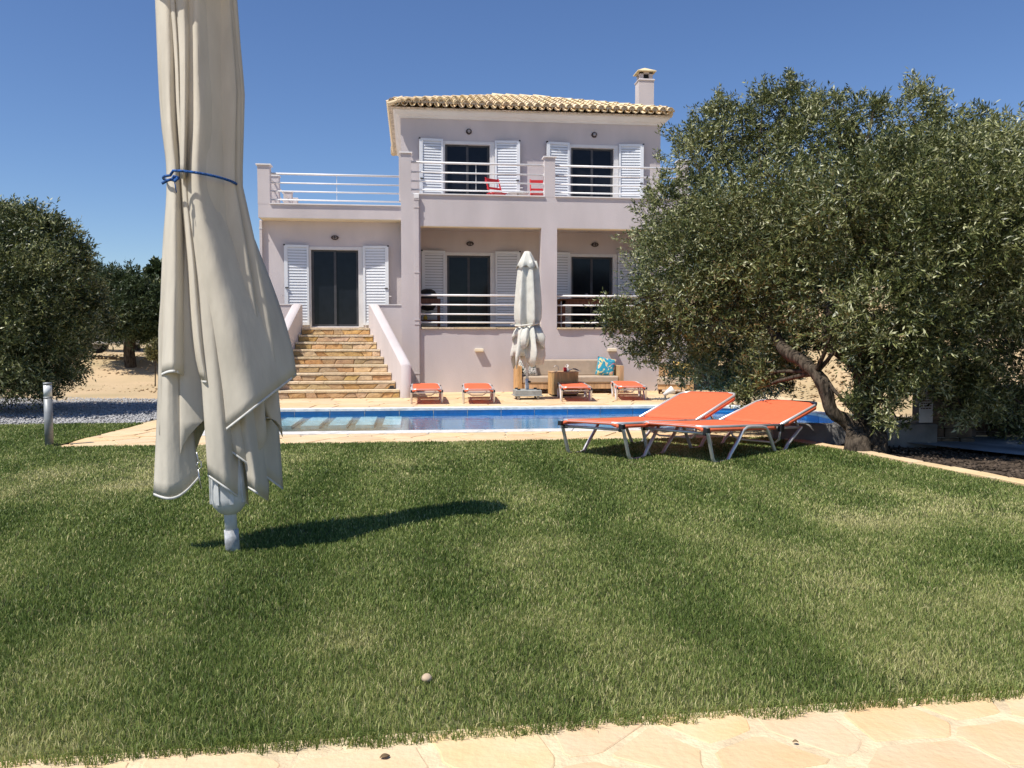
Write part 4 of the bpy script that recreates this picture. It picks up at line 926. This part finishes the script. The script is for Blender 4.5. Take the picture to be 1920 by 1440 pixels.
pillow('scatter_cushion', (4.46, 18.98, .60), .44, (radians(-14), radians(10), radians(-8)), 'pil_blue', 'turquoise tropical print cushion at the right end of the long sofa')
pillow('scatter_cushion', (2.62, 18.98, .58), .42, (radians(-16), radians(-6), radians(10)), 'pil_bw', 'black and white leaf print cushion behind the pale parasol pole')
s2 = empty('outdoor_sofa', (5.85, 18.5, 0), 'light wood outdoor bench seat with beige cushion at the olive branches, turned sideways', 'sofa', 'wooden outdoor sofas')
def quad_prism(pts, z0, z1): return MB().prism(pts, z0, z1, .006)
MB().prism([(5.50, 18.25), (6.16, 18.0), (6.2, 18.12), (5.54, 18.40)], .11, .22).build('front_rail', M['wood'], s2)
o = MB().prism([(5.48, 18.23), (6.16, 17.98), (6.42, 18.72), (5.74, 18.98)], .225, .37, .03).build('seat_cushion', M['beige'], s2)
MB().prism([(5.74, 18.98), (6.42, 18.72), (6.46, 18.84), (5.78, 19.10)], .11, .66, .01).build('back_board', M['wood'], s2)
MB().prism([(6.16, 17.95), (6.23, 17.93), (6.52, 18.78), (6.45, 18.81)], .0, .58, .01).build('arm_panel', M['wood'], s2)
for x, y in ((5.56, 18.32), (6.12, 18.1), (5.8, 18.98)): MB().lathe([(.02, 0), (.035, .12)], x, y, 10).build('foot', M['woodd'], s2)
pillow('scatter_cushion', (6.12, 18.55, .52), .42, (radians(-14), radians(8), radians(-20)), 'pil_yel', 'yellow and red print cushion on the sideways bench seat')
cube = empty('side_table', (3.28, 18.0, 0), 'square wooden cube table in front of the long sofa', 'table')
cbx = (2.985, 3.575, 17.80, 18.36)
for k, w in enumerate((.20, .115, .275)):
    a = cbx[0] + .004 + (0, .20, .315)[k] * (.582 / .59); MB().bevbox(a + .001, a + w * .985, cbx[2], cbx[2] + .02, .035, .515, .003).build('front_board', M['wood'], cube)
MB().box(cbx[0] + .003, cbx[1] - .003, cbx[2] + .02, cbx[3], .035, .505).build('carcass', M['wood'], cube); MB().bevbox(cbx[0] - .004, cbx[1] + .004, cbx[2] - .004, cbx[3], .515, .535, .003).build('table_top', M['wood'], cube)
MB().box(cbx[0] + .03, cbx[1] - .03, cbx[2] + .03, cbx[3] - .03, 0, .035).build('plinth', M['blackp'], cube)
o = MB().lathe([(.0, 0), (.036, 0), (.040, .09), (.036, .09), (.032, .01), (0, .01)], 3.30, 17.93, 16, .536).build('mug', M['red']); tag(o, 'small red mug on the wooden cube table', 'mug')
tb = MB()
for k in range(5): 
    a = k * 1.26; tb.add([(3.35, 18.02, .60), (3.35 + .05 * cos(a), 18.02 + .05 * sin(a), .66 + .03 * (k % 2)), (3.35 + .05 * cos(a + .9), 18.02 + .05 * sin(a + .9), .70 - .03 * (k % 2))], [(0, 1, 2)])
tb.box(3.31, 3.39, 17.98, 18.06, .536, .61)
tag(tb.build('tissue_box', M['paper']), 'white tissues sticking up behind the red mug', 'tissues')
mg = MB(); mg.grid([[(3.38 + .26 * u, 17.90 + .2 * v, .538 + .06 * sin(pi * min(1, u * 1.1)) * (1 - .5 * v) + .012 * v) for u in [i / 8 for i in range(9)]] for v in (0, .5, 1)])
tag(solid(mg.build('magazine', M['print']), .012, 1), 'open dark printed magazine lying on the cube table', 'magazine')
tag(solid(MB().grid([[(3.50 + .14 * u, 17.86 + .16 * v, .575 - .04 * u + .008 * v) for u in (0, .5, 1)] for v in (0, 1)]).build('paper_sheet', M['paper']), .004, 1), 'pale loose page at the edge of the cube table', 'paper')
tag(MB().tube([(3.10 + .055 * cos(a), 17.95, .60 + .065 * sin(a)) for a in [(-.5 + 3.4 * k / 12) for k in range(13)]], .008, 6).tube([(3.10 + .05, 17.95, .57), (3.09, 17.95, .536)], .006, 6).box(3.045, 3.13, 17.92, 17.98, .535, .541).build('wire_holder', M['steel']), 'small curved metal holder on the left of the cube table', 'holder')
# garden spotlight in its pebble patch
spx, spy, _ = G(1247, 749)
sp = empty('garden_spotlight', (spx, spy, 0), 'white tilted garden spotlight in a dark pebble patch by the pool', 'spotlight')
MB().tube([(spx, spy, 0), (spx + .005, spy, .10)], .02, 8).build('stake', M['greyb'], sp); MB().tube([(spx - .03, spy, .09), (spx + .05, spy - .01, .15), (spx + .15, spy - .02, .20), (spx + .165, spy - .022, .21)], [.035, .05, .085, .085], 14).build('lamp_head', M['whitep'], sp)
pts = [(spx + random.gauss(.02, .15), spy + random.gauss(0, .14), .012) for _ in range(240)]
pebbles('pebble_patch', 'dark loose pebbles round the garden spotlight', pts, .022, M['pebble'], 'pebbles')
# balcony furniture
def chair(loc, rz, label):
    c = empty('folding_chair', loc, label, 'chair', 'red folding chairs'); B_ = lambda mb, n: setattr(mb.build(n, M['red'], c, origin=(0, 0, 0)), 'location', (0, 0, 0))
    for s in (-1, 1):
        B_(MB().bar((s * .185, -.18, 0), (s * .185, .20, .86), .03, .02), 'back_leg'); B_(MB().bar((s * .16, .24, 0), (s * .16, -.16, .46), .03, .02), 'front_leg')
    B_(MB().bar((-.20, .19, .80), (.20, .19, .80), .09, .02, up=(0, 1, 0)), 'top_rail'); B_(MB().bar((-.19, .12, .60), (.19, .12, .60), .05, .018, up=(0, 1, 0)), 'back_slat')
    for k in range(4): B_(MB().box(-.19, .19, -.20 + k * .09, -.125 + k * .09, .44, .46), 'seat_slat')
    c.rotation_euler = (0, 0, rz)
chair((2.02, 20.35, 4.352), radians(28), 'red folding chair on the balcony in front of the left white shutter')
chair((3.06, 20.35, 4.352), radians(-4), 'red folding chair on the balcony half hidden behind the middle post')
t = empty('round_table', (2.55, 20.3, 4.352), 'round white plastic table between the red chairs on the balcony', 'table')
MB().lathe([(.0, .50), (.22, .495), (.26, .47), (.26, .455), (.0, .455)], 2.55, 20.3, 28, 4.352).build('table_top', M['whitep'], t); MB().lathe([(.16, 0), (.03, .05), (.03, .455)], 2.55, 20.3, 14, 4.352).build('table_leg', M['whitep'], t)
# lower terrace: charcoal grill in a dark wooden table on the left, dining table on the right
gr = empty('kettle_grill', (.34, 20.55, 1.526), 'black domed charcoal grill in a dark wooden stand behind the lower left railing', 'grill')
MB().lathe([(.02, .96), (.10, .955), (.18, .91), (.225, .83), (.235, .74), (.235, .70)], .34, 20.55, 24, 1.526).build('lid', M['shutdark'], gr)
MB().lathe([(.235, .70), (.21, .55), (.14, .45), (.0, .42)], .34, 20.55, 24, 1.526).build('bowl', M['shutdark'], gr)
for x in (.06, .58):
    for y in (20.3, 20.8): MB().box(x, x + .06, y, y + .06, 1.526, 2.22).build('leg', M['woodd'], gr)
MB().box(.05, .65, 20.29, 20.33, 2.12, 2.24).box(.05, .65, 20.83, 20.87, 2.12, 2.24).build('apron', M['woodd'], gr); MB().box(.06, .64, 20.3, 20.86, 1.70, 1.73).build('shelf', M['woodd'], gr)
tag(MB().lathe([(.0, 0), (.05, 0), (.055, .05), (.02, .10), (.018, .14), (.0, .14)], .28, 20.4, 12, 1.731).build('yellow_bottle', M['yellow']), 'small yellow container on the lower shelf of the grill stand', 'container')
dt = empty('dining_table', (4.5, 20.4, 1.526), 'brown wooden dining table behind the lower right railing', 'table')
MB().bevbox(3.55, 5.5, 20.05, 20.85, 2.21, 2.25, .006).build('table_top', M['woodd'], dt)
MB().box(3.62, 5.4, 20.09, 20.12, 2.10, 2.21).build('apron', M['woodd'], dt)
for x in (3.62, 5.34):
    for y in (20.09, 20.73): MB().box(x, x + .08, y, y + .08, 1.526, 2.21).build('leg', M['woodd'], dt)
mg_ = M['lampg']
for x, lab in ((4.27, 'clear glass tumbler on the dining table, beside the mid window stile'), (4.68, 'clear glass tumbler on the dining table, nearest the olive branches')):
    tag(MB().lathe([(.0, 0), (.035, 0), (.042, .13), (.039, .13), (.032, .01), (0, .01)], x, 20.3, 14, 2.251).build('glass', mg_), lab, 'glass', 'glasses on the dining table')
tag(MB().bevbox(-.56, -.40, 17.96, 18.03, RH * 1 + .005, RH * 1 + .03, .008).bevbox(-.53, -.44, 17.97, 18.02, RH + .02, RH + .075, .01).build('sandals', M['blackp']), 'small black pair of shoes at the right edge of a low stair tread', 'shoes')
# bollard light in the lawn
bo = empty('bollard_light', (-4.19, 10.06, 0), 'grey cylindrical bollard light with frosted top at the lawn corner', 'bollard light')
MB().lathe([(.045, 0), (.045, .56)], -4.19, 10.06, 20).build('post', M['bollard'], bo); MB().lathe([(.044, .561), (.044, .70)], -4.19, 10.06, 20).build('diffuser', M['lens'], bo); MB().lathe([(.046, .70), (.046, .725), (.0, .73)], -4.19, 10.06, 20).build('cap', M['bollard'], bo)
MB().lathe([(.047, .545), (.047, .562)], -4.19, 10.06, 20).build('collar', M['bollard'], bo)
# small things in the foreground
tag(MB().lathe([(.0, .036), (.010, .033), (.017, .026), (.019, .018), (.015, .012), (.008, .005), (.007, 0)], .037, 2.86, 14).build('mushroom', M['mush']), 'small pale round stone lying in the near lawn', 'stone')
def leaf_litter(x, y, a, s, lab):
    q = MB().grid([[(x + cos(a) * u * s - sin(a) * v * s * .35 * (1 - (2 * u - 1) ** 2), y + sin(a) * u * s + cos(a) * v * s * .35 * (1 - (2 * u - 1) ** 2), .006 + .003 * sin(pi * u) + .002 * abs(v)) for u in [i / 6 for i in range(7)]] for v in (-1, 0, 1)]).build('dry_leaf', M['dry'])
    tag(solid(q, .002), lab, 'leaf', 'dry leaves on the path')
p_ = G(712, 1425); leaf_litter(p_[0], p_[1], .3, .030, 'dry brown leaf on the foreground flagstones near the bottom middle')
p_ = G(1486, 1395); leaf_litter(p_[0], p_[1], -.2, .017, 'tiny dry leaf on a flagstone at the lower right')
p_ = G(1310, 1440); 
# right side: low concrete wall, stone pier, sign, falling concrete slab
tag(bevel(MB().prism([(4.35, 9.62), (5.0, 9.35), (6.3, 9.3), (6.3, 9.52), (5.05, 9.58), (4.4, 9.8)], -.1, .20).build('low_wall', M['conc']), .02), 'low grey concrete wall behind the olive trunk', 'wall')
tag(bevel(MB().prism([(3.3, 10.25), (4.35, 9.75), (4.42, 9.9), (3.4, 10.38)], -.1, .03).build('garden_kerb', M['conc']), .01), 'short dark kerb of the tree bed, under the loungers', 'kerb') if False else None
pier = empty('stone_pier', (6.5, 9.55, 0), 'brown rubble stone gate pier in the shade right of the olive trunk', 'pier')
rp = random.Random(9); z = -.1
MB().box(6.28, 6.86, 9.44, 9.8, -.1, .60).build('core', M['conc'], pier); MB().bevbox(6.2, 6.94, 9.36, 9.88, .60, .65, .01).build('coping', M['conc'], pier)
while z < .58:
    h = rp.uniform(.09, .15); h = min(h, .595 - z); x = 6.25
    while x < 6.86:
        w = min(rp.uniform(.12, .26), 6.88 - x)
        if w < .05: break
        MB().bevbox(x + .004, x + w - .004, 9.41 - rp.uniform(0, .02), 9.46, z + .004, z + h - .004, .012).build('stone', M['rust'], pier); x += w
    z += h
rw = empty('retaining_wall', (8.4, 9.9, 0), 'dark stone retaining wall in shade at the right edge of the picture', 'wall')
MB().box(6.9, 11, 9.9, 10.3, -.6, .62).build('core', M['conc'], rw); z = -.5
while z < .6:
    h = rp.uniform(.10, .17); x = 6.9
    while x < 9.6:
        w = rp.uniform(.16, .36); MB().bevbox(x + .005, x + w - .005, 9.86 - rp.uniform(0, .025), 9.91, z + .005, z + h - .005, .015).build('stone', M['rust'], rw); x += w
    z += h
MB().add([(5.9, 9.3, -.02), (6.6, 8.55, -.06), (8.6, 6.4, -.12), (11, 6.0, -.2), (11, 9.9, -.1), (6.9, 9.88, -.02)], [tuple(range(6))]).build('side_path', M['bluec'], kind='structure')
sg = empty('notice_board', (6.18, 9.28, 0), 'white notice board with lines of small dark red print, leaning behind the olive branches', 'sign')
sx_, sy_ = 6.03, 9.26
MB().bevbox(sx_, sx_ + .17, sy_, sy_ + .012, .222, .545, .003).build('board', M['sign'], sg)
ink = MB(); rr = random.Random(4)
for k, zz in enumerate((.515, .485, .455, .425, .395)):
    x = sx_ + .015
    while x < sx_ + .15:
        w = rr.uniform(.012, .035); ink.box(x, min(x + w, sx_ + .157), sy_ - .002, sy_ - .0005, zz - .006, zz + .006); x += w + .008
ink.build('lettering', M['ink'], sg)

# ================================================================== TREES
def leaf_cloud(origins, dirs, lens, nleaf, leaf_len, leaf_w, seed, droop=.15):
    r = np.random.default_rng(seed); n = len(origins); k = nleaf
    t = np.tile((np.arange(k) + .6) / k, (n, 1)) + r.uniform(-.04, .04, (n, k))
    o = origins[:, None, :] + dirs[:, None, :] * (lens[:, None, None] * t[..., None]); o[..., 2] -= droop * lens[:, None] * t ** 2
    rnd = r.normal(size=(n, k, 3)); perp = rnd - dirs[:, None, :] * np.sum(rnd * dirs[:, None, :], -1, keepdims=True); perp /= np.linalg.norm(perp, axis=-1, keepdims=True)
    ang = r.uniform(.45, 1.15, (n, k, 1)); d = dirs[:, None, :] * np.cos(ang) + perp * np.sin(ang)
    nrm = np.cross(d, r.normal(size=(n, k, 3))); nrm /= np.linalg.norm(nrm, axis=-1, keepdims=True)
    L = leaf_len * r.uniform(.6, 1.2, (n, k, 1)); W = leaf_w * r.uniform(.75, 1.25, (n, k, 1))
    a = o; c = o + d * L; m = o + d * L * .5 + np.array([0, 0, .06]) * L * 0
    v = np.stack([a, m - nrm * W, c, m + nrm * W], 2).reshape(-1, 3)
    return v, np.arange(n * k * 4).reshape(-1, 4)
def lobes_points(lobes, n, seed, shell=.55):
    r = np.random.default_rng(seed); lobes = np.array(lobes, float); wts = (lobes[:, 3] * lobes[:, 4] * lobes[:, 5]) ** (2 / 3); wts /= wts.sum()
    idx = r.choice(len(lobes), n, p=wts); u = r.normal(size=(n, 3)); u /= np.linalg.norm(u, axis=1, keepdims=True); rad = r.uniform(shell ** 2, 1, n) ** .5
    p = lobes[idx, :3] + u * lobes[idx, 3:6] * rad[:, None]
    k = 9; m = n // k                                           # twigs gather in small sprays
    g = np.repeat(np.arange(m), k); g = np.concatenate([g, np.full(n - len(g), m - 1)]) if len(g) < n else g
    rel = lobes[idx[g], 3:4]; p2 = p[g] + r.normal(size=(n, 3)) * np.minimum(.13, .16 * rel); u2 = u[g]; lone = r.random(n) < .25
    p2[lone] = p[lone]; u2[lone] = u[lone]
    return p2, u2, idx, rad
def limb(mb, a, b, r0, r1, seed, k=6, wob=.05):
    r = random.Random(seed); a = Vector(a); b = Vector(b); L = (b - a).length; pts = []
    for i in range(k + 1):
        t = i / k; w = wob * L * sin(pi * t) * .5; pts.append(a.lerp(b, t) + Vector((r.uniform(-w, w), r.uniform(-w, w), r.uniform(-w, w) + .10 * L * t * (1 - t))))
    mb.tube(pts, [r0 + (r1 - r0) * i / k for i in range(k + 1)], 9 if r0 > .05 else 5); return pts[-1]
def tree(name, label, base, lobes, n_twig, nleaf, ll, lw, seed, trunks, leafmat='leaf', twig=(.16, .34), group=None, up=.30, shell=.5, pale=.0, cat='tree'):
    t = empty(name, base, label, cat, group)
    mb = MB(); ends = []
    for pts, rs in trunks:
        q = smooth_poly([(*p, r_) for p, r_ in zip(pts, rs)]); k0 = len(mb.v); mb.tube([p[:3] for p in q], [p[3] for p in q], 16); ends.append(pts[-1]); ends.append(pts[len(pts) // 2])
        vv = np.array(mb.v[k0:]); ctr = np.repeat(np.array([p[:3] for p in q]), 16, 0); n_ = .30 * (vnoise(vv[:, 0] * 1.7 + vv[:, 1], vv[:, 2], .16, seed) - .5) + .34 * (vnoise(vv[:, 0] * 2 - vv[:, 1], vv[:, 2] * .5, .06, seed + 1) - .5)
        vv[:len(ctr)] = ctr + (vv[:len(ctr)] - ctr) * (1 + n_[:len(ctr), None]); mb.v[k0:] = [tuple(p) for p in vv]
    for i, l in enumerate(lobes):
        e = min(ends, key=lambda q: (Vector(q) - Vector(l[:3])).length); limb(mb, e, l[:3], .035, .010, seed + i)
    r = np.random.default_rng(seed + 5)
    tr = mb.build('trunk', M['bark'], t)
    p, u, idx, rad = lobes_points(lobes, n_twig, seed, shell)
    d = u * .75 + r.normal(size=u.shape) * .45 + np.array([0, 0, up]); d /= np.linalg.norm(d, axis=1, keepdims=True)
    ln = r.uniform(*twig, n_twig); v, f = leaf_cloud(p - d * ln[:, None] * .5, d, ln, nleaf, ll, lw, seed + 1)
    cl = .62 * vnoise(p[:, 0] * 1.0 + p[:, 1], p[:, 2] + p[:, 1] * .4, .38, 3) + .16  # tone per clump, painted as sunlit and shaded sprays
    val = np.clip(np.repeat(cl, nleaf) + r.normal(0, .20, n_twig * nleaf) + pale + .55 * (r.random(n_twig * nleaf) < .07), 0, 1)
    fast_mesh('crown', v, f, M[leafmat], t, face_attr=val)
    return t
def outline_lobes(pts, Y, dy, seed, kz=1.0):
    """lobe list from survey (px, py, radius in px, relative depth) at distance Y"""
    r = random.Random(seed); out = []
    for (x, y, rad, dep) in pts:
        yy = Y + dep; c = P(x, y, yy); s = rad / FPX * yy; out.append((c[0], c[1], c[2], s, s * dy, s * kz))
    return out
# ---- the big olive on the right
BT = [(1250, 400, 62, .2), (1300, 300, 72, .4), (1290, 480, 80, -.3), (1350, 250, 75, .5), (1345, 420, 95, -.5), (1440, 235, 88, .4), (1430, 380, 110, -.6), (1490, 190, 52, .5), (1530, 270, 90, .2), (1540, 420, 120, -.7),
      (1610, 240, 62, .6), (1640, 350, 110, -.2), (1705, 215, 58, .4), (1740, 330, 105, .1), (1690, 480, 125, -.8), (1800, 280, 80, .5), (1850, 380, 115, .0), (1900, 290, 78, .6), (1960, 380, 120, .3), (1830, 520, 130, -.7), (1960, 540, 140, .0),
      (1210, 560, 50, -.4), (1165, 585, 46, -.5), (1140, 580, 34, -.5), (1250, 610, 62, -.2), (1300, 570, 80, -.5), (1210, 640, 46, .0), (1290, 660, 60, .3), (1350, 620, 85, .3), (1400, 540, 105, -.8), (1360, 690, 62, .8), (1430, 650, 85, .9), (1470, 570, 95, -.4), (1410, 690, 45, 1.0),
      (1560, 560, 95, -.9), (1640, 590, 85, -1.0), (1590, 640, 40, -1.0), (1690, 640, 75, -1.0), (1750, 620, 90, -.9), (1640, 740, 45, -.9), (1670, 780, 34, -.9), (1700, 700, 58, -.8), (1780, 690, 75, -.6), (1860, 650, 100, -.4), (1930, 680, 110, .0), (1900, 760, 60, .2), (1960, 780, 70, .3), (1820, 740, 45, -.2), (1440, 700, 48, 1.0), (1390, 712, 44, 1.2), (1465, 620, 55, .3), (1360, 715, 34, 1.0), (1620, 640, 55, 1.6), (1690, 715, 45, 1.4), (1655, 690, 55, 1.8), (1740, 700, 60, 1.6), (1800, 720, 60, 1.5), (1485, 150, 22, .4), (1720, 165, 24, .4), (1740, 190, 26, .4), (1430, 175, 24, .4), (1850, 225, 30, .5), (1240, 345, 30, .2), (1225, 455, 34, .0), (1340, 195, 26, .5), (1390, 200, 26, .4), (1560, 195, 28, .4), (1640, 200, 28, .4)]
TX, TY = 5.02, 8.75
BT = [(x, y, r_, d + (1.9 if x < 1420 else 1.9 - (x - 1420) / 130 if x < 1640 else .2)) for x, y, r_, d in BT]          # the left half of the crown leans back over the pool
bt_lobes = outline_lobes(BT, 9.0, 1.25, 1)
for (x, y, z, s) in ((4.9, 11.4, 2.6, .95), (5.9, 11.0, 2.7, 1.0), (4.0, 12.0, 2.5, .9), (6.9, 10.4, 2.6, 1.0), (5.6, 10.2, 3.2, .9), (6.4, 9.4, 3.1, .9), (7.6, 9.5, 2.4, 1.1), (4.6, 11.2, 3.1, .9), (4.55, 8.35, 2.65, .42), (5.0, 8.2, 2.9, .5), (5.5, 7.9, 2.5, .6), (6.2, 7.7, 2.6, .65), (6.9, 7.9, 2.3, .7), (7.6, 7.8, 2.5, .8), (5.6, 8.2, 3.1, .5), (6.6, 8.2, 3.2, .6), (5.3, 8.0, 1.9, .45), (6.4, 7.9, 1.7, .5)): bt_lobes.append((x, y, z, s, s, s * .9))
bt_lobes += outline_lobes([(1455, 655, 58, 0), (1505, 628, 46, 0), (1425, 705, 46, 0), (1475, 700, 30, 0), (1400, 735, 30, .2)], 9.9, 1.0, 8) + outline_lobes([(1612, 700, 42, 0), (1650, 750, 42, 0), (1684, 788, 24, 0), (1742, 672, 44, 0), (1640, 655, 48, 0), (1560, 625, 42, 0), (1805, 765, 38, 0), (1850, 730, 60, 0), (1920, 760, 60, 0), (1600, 775, 20, -.1)], 8.55, 1.0, 9)
trunk_a = [(4.86, 8.52, -.25), tuple(G(1610, 846)), tuple(P(1600, 800, 8.7)), tuple(P(1560, 770, 8.75)), tuple(P(1545, 725, 8.8)), tuple(P(1530, 700, 8.9)), tuple(P(1500, 675, 9.1)), tuple(P(1470, 655, 9.5)), tuple(P(1440, 600, 10.1)), tuple(P(1410, 520, 10.6))]
trunk_b = [(5.02, 8.55, -.25), tuple(G(1630, 842)), tuple(P(1625, 800, 8.8)), tuple(P(1625, 740, 8.9)), tuple(P(1610, 690, 8.9)), tuple(P(1575, 655, 8.9)), tuple(P(1555, 620, 9.0)), tuple(P(1565, 560, 9.1)), tuple(P(1600, 450, 9.2))]
trunk_c = [tuple(P(1625, 770, 8.85)), tuple(P(1660, 700, 9.0)), tuple(P(1720, 620, 9.1)), tuple(P(1780, 520, 9.2)), tuple(P(1830, 430, 9.3))]
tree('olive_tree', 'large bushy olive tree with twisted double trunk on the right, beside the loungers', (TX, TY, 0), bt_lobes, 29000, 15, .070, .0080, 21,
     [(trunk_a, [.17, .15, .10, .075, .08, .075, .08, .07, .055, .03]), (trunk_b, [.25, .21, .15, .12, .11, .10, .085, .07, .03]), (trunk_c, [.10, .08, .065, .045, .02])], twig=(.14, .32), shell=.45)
# ---- olives on the left
L1X = [(-7.9, 14.2, 2.2, 1.0, .9, .9), (-8.0, 15.2, 2.6, 1.1, 1.0, 1.0), (-8.6, 13.9, 2.4, 1.0, .9, .9), (-7.2, 15.4, 1.6, .8, .7, .8)]
L1 = [(-20, 470, 95, 0), (40, 440, 70, 0), (90, 450, 62, -.5), (130, 470, 48, 0), (60, 540, 100, -.8), (135, 540, 62, .0), (-40, 600, 120, -.3), (70, 640, 90, -.8), (140, 610, 60, .0), (170, 560, 44, .4), (60, 700, 38, -.5), (120, 700, 36, .0), (135, 665, 40, .2), (0, 690, 60, 0), (20, 400, 30, .3), (80, 405, 26, 0), (125, 425, 24, 0), (150, 500, 22, 0), (195, 590, 36, 1.0), (160, 625, 32, .8), (30, 385, 14, .3), (75, 385, 16, 0), (118, 405, 14, 0), (152, 455, 16, 0), (175, 490, 12, 0), (200, 545, 14, .5), (95, 725, 16, -.3), (130, 728, 16, 0)]
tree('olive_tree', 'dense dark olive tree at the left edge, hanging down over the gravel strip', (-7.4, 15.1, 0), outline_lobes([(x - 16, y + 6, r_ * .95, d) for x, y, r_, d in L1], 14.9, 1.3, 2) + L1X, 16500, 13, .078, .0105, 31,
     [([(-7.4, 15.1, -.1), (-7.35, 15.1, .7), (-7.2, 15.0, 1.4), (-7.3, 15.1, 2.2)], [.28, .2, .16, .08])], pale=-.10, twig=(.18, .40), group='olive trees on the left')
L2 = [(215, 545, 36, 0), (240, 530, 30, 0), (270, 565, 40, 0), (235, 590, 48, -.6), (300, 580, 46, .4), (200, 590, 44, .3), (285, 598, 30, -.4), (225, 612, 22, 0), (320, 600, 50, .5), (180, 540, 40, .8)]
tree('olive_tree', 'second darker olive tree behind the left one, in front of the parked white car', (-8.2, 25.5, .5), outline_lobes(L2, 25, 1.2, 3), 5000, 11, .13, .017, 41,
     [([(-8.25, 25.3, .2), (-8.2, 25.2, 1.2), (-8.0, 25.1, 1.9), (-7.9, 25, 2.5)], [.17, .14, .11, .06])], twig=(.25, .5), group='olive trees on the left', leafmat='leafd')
L3 = [(292, 515, 13, 0), (300, 500, 8, 0), (282, 512, 6, 0), (305, 530, 14, 0), (316, 515, 16, 0), (325, 535, 18, 0)]
tree('broadleaf_tree', 'broad leaved dark tree top rising behind the left olives near the parasol', (-9.2, 34, .9), outline_lobes(L3, 34, 1, 4), 420, 9, .22, .06, 51,
     [([(-9.0, 34, .5), (-9.0, 34, 2), (-9.1, 34, 3.6)], [.14, .11, .06])], twig=(.3, .5), leafmat='leafd')
L4 = [(283, 655, 9, 0), (291, 645, 9, 0), (298, 660, 10, 0), (288, 668, 6, 0)]
b4 = G(291, 716, .1)
sb = P(291, 716, 19.5)
tree('sapling', 'thin young sapling on the dry dirt beside the parasol canvas', (sb[0], 19.5, sb[2]), outline_lobes(L4, 19.5, 1, 5), 150, 8, .09, .016, 61,
     [([(sb[0], 19.5, sb[2] - .1), (sb[0] + .01, 19.5, sb[2] + .4), tuple(P(290, 655, 19.5))], [.014, .012, .008])], twig=(.1, .22), leafmat='leafy', cat='young tree')
# farther olives beyond the house line so that no bare horizon shows between the trunks
def far_olive(x, y, s, seed, lab):
    z = terrain(max(-22, min(22, x)), min(45, y)) ; r = random.Random(seed); lb_ = [(x + r.uniform(-1.3, 1.3) * s, y + r.uniform(-1, 1) * s, z + (1.5 + r.uniform(-.5, 1.0)) * s, r.uniform(.6, .95) * s, r.uniform(.6, .95) * s, r.uniform(.5, .85) * s) for _ in range(9)]
    tree('olive_tree', lab, (x, y, z), lb_, 2200, 9, .17, .026, seed, [([(x, y, z - .1), (x + .1, y, z + .7 * s), (x, y, z + 1.4 * s)], [.2, .15, .08])], twig=(.3, .55), group='olive trees on the left' if x < 0 else 'olive trees on the right slope')
far_olive(-13.5, 30, 1.05, 71, 'grey green olive tree standing far left behind the dense dark one'); far_olive(-10.6, 33, .95, 72, 'olive tree behind the white car, between the left olives')
far_olive(12.5, 19, 1.3, 73, 'olive tree on the dry slope, seen through the big olive crown'); far_olive(9.6, 22.5, 1.2, 74, 'olive tree on the slope close to the house corner, behind the big olive'); far_olive(14.5, 16, 1.5, 75, 'olive tree at the right edge on the slope, behind the big olive')
# ---- parked white car under the trees
cz = terrain(-9, 27.4) + .06; cxx, cyy = P(232, 650, 26.6)[0], 27.4
car = empty('parked_car', (cxx, cyy, cz), 'white car parked under the olive trees on the left, mostly hidden by foliage', 'car')
prof = [(-2.0, .28), (-2.05, .55), (-1.95, .80), (-1.1, .92), (-.5, 1.38), (.9, 1.42), (1.6, 1.0), (2.0, .92), (2.08, .55), (2.0, .28)]
b = MB().extr([(cxx + x, cz + z) for x, z in prof], 'y', cyy - .8, cyy + .8).build('body', M['carw'], car); bevel(b, .06, 3)
MB().extr([(cxx + x, cz + z) for x, z in ((-.98, .94), (-.48, 1.31), (.12, 1.34), (.12, .94))], 'y', cyy - .812, cyy - .79).build('window', M['glass'], car); MB().extr([(cxx + x, cz + z) for x, z in ((.2, .94), (.2, 1.34), (.85, 1.35), (1.4, .97))], 'y', cyy - .812, cyy - .79).build('window', M['glass'], car)
for x in (-1.3, 1.3):
    for y in (cyy - .78, cyy + .62):
        w = MB().tube([(cxx + x, y - .04, cz + .31), (cxx + x, y + .18, cz + .31)], .32, 20).build('wheel', M['blackp'], car)
        MB().tube([(cxx + x, y - .055, cz + .31), (cxx + x, y + .02, cz + .31)], .19, 14).build('rim', M['poled'], w)
MB().bevbox(cxx - 2.1, cxx - 2.0, cyy - .7, cyy + .7, cz + .3, cz + .5, .02).build('bumper', M['carw'], car)
for y in (cyy - .7, cyy + .45): MB().bevbox(cxx - 2.06, cxx - 1.9, y, y + .25, cz + .62, cz + .76, .03).build('headlight', M['lens'], car)
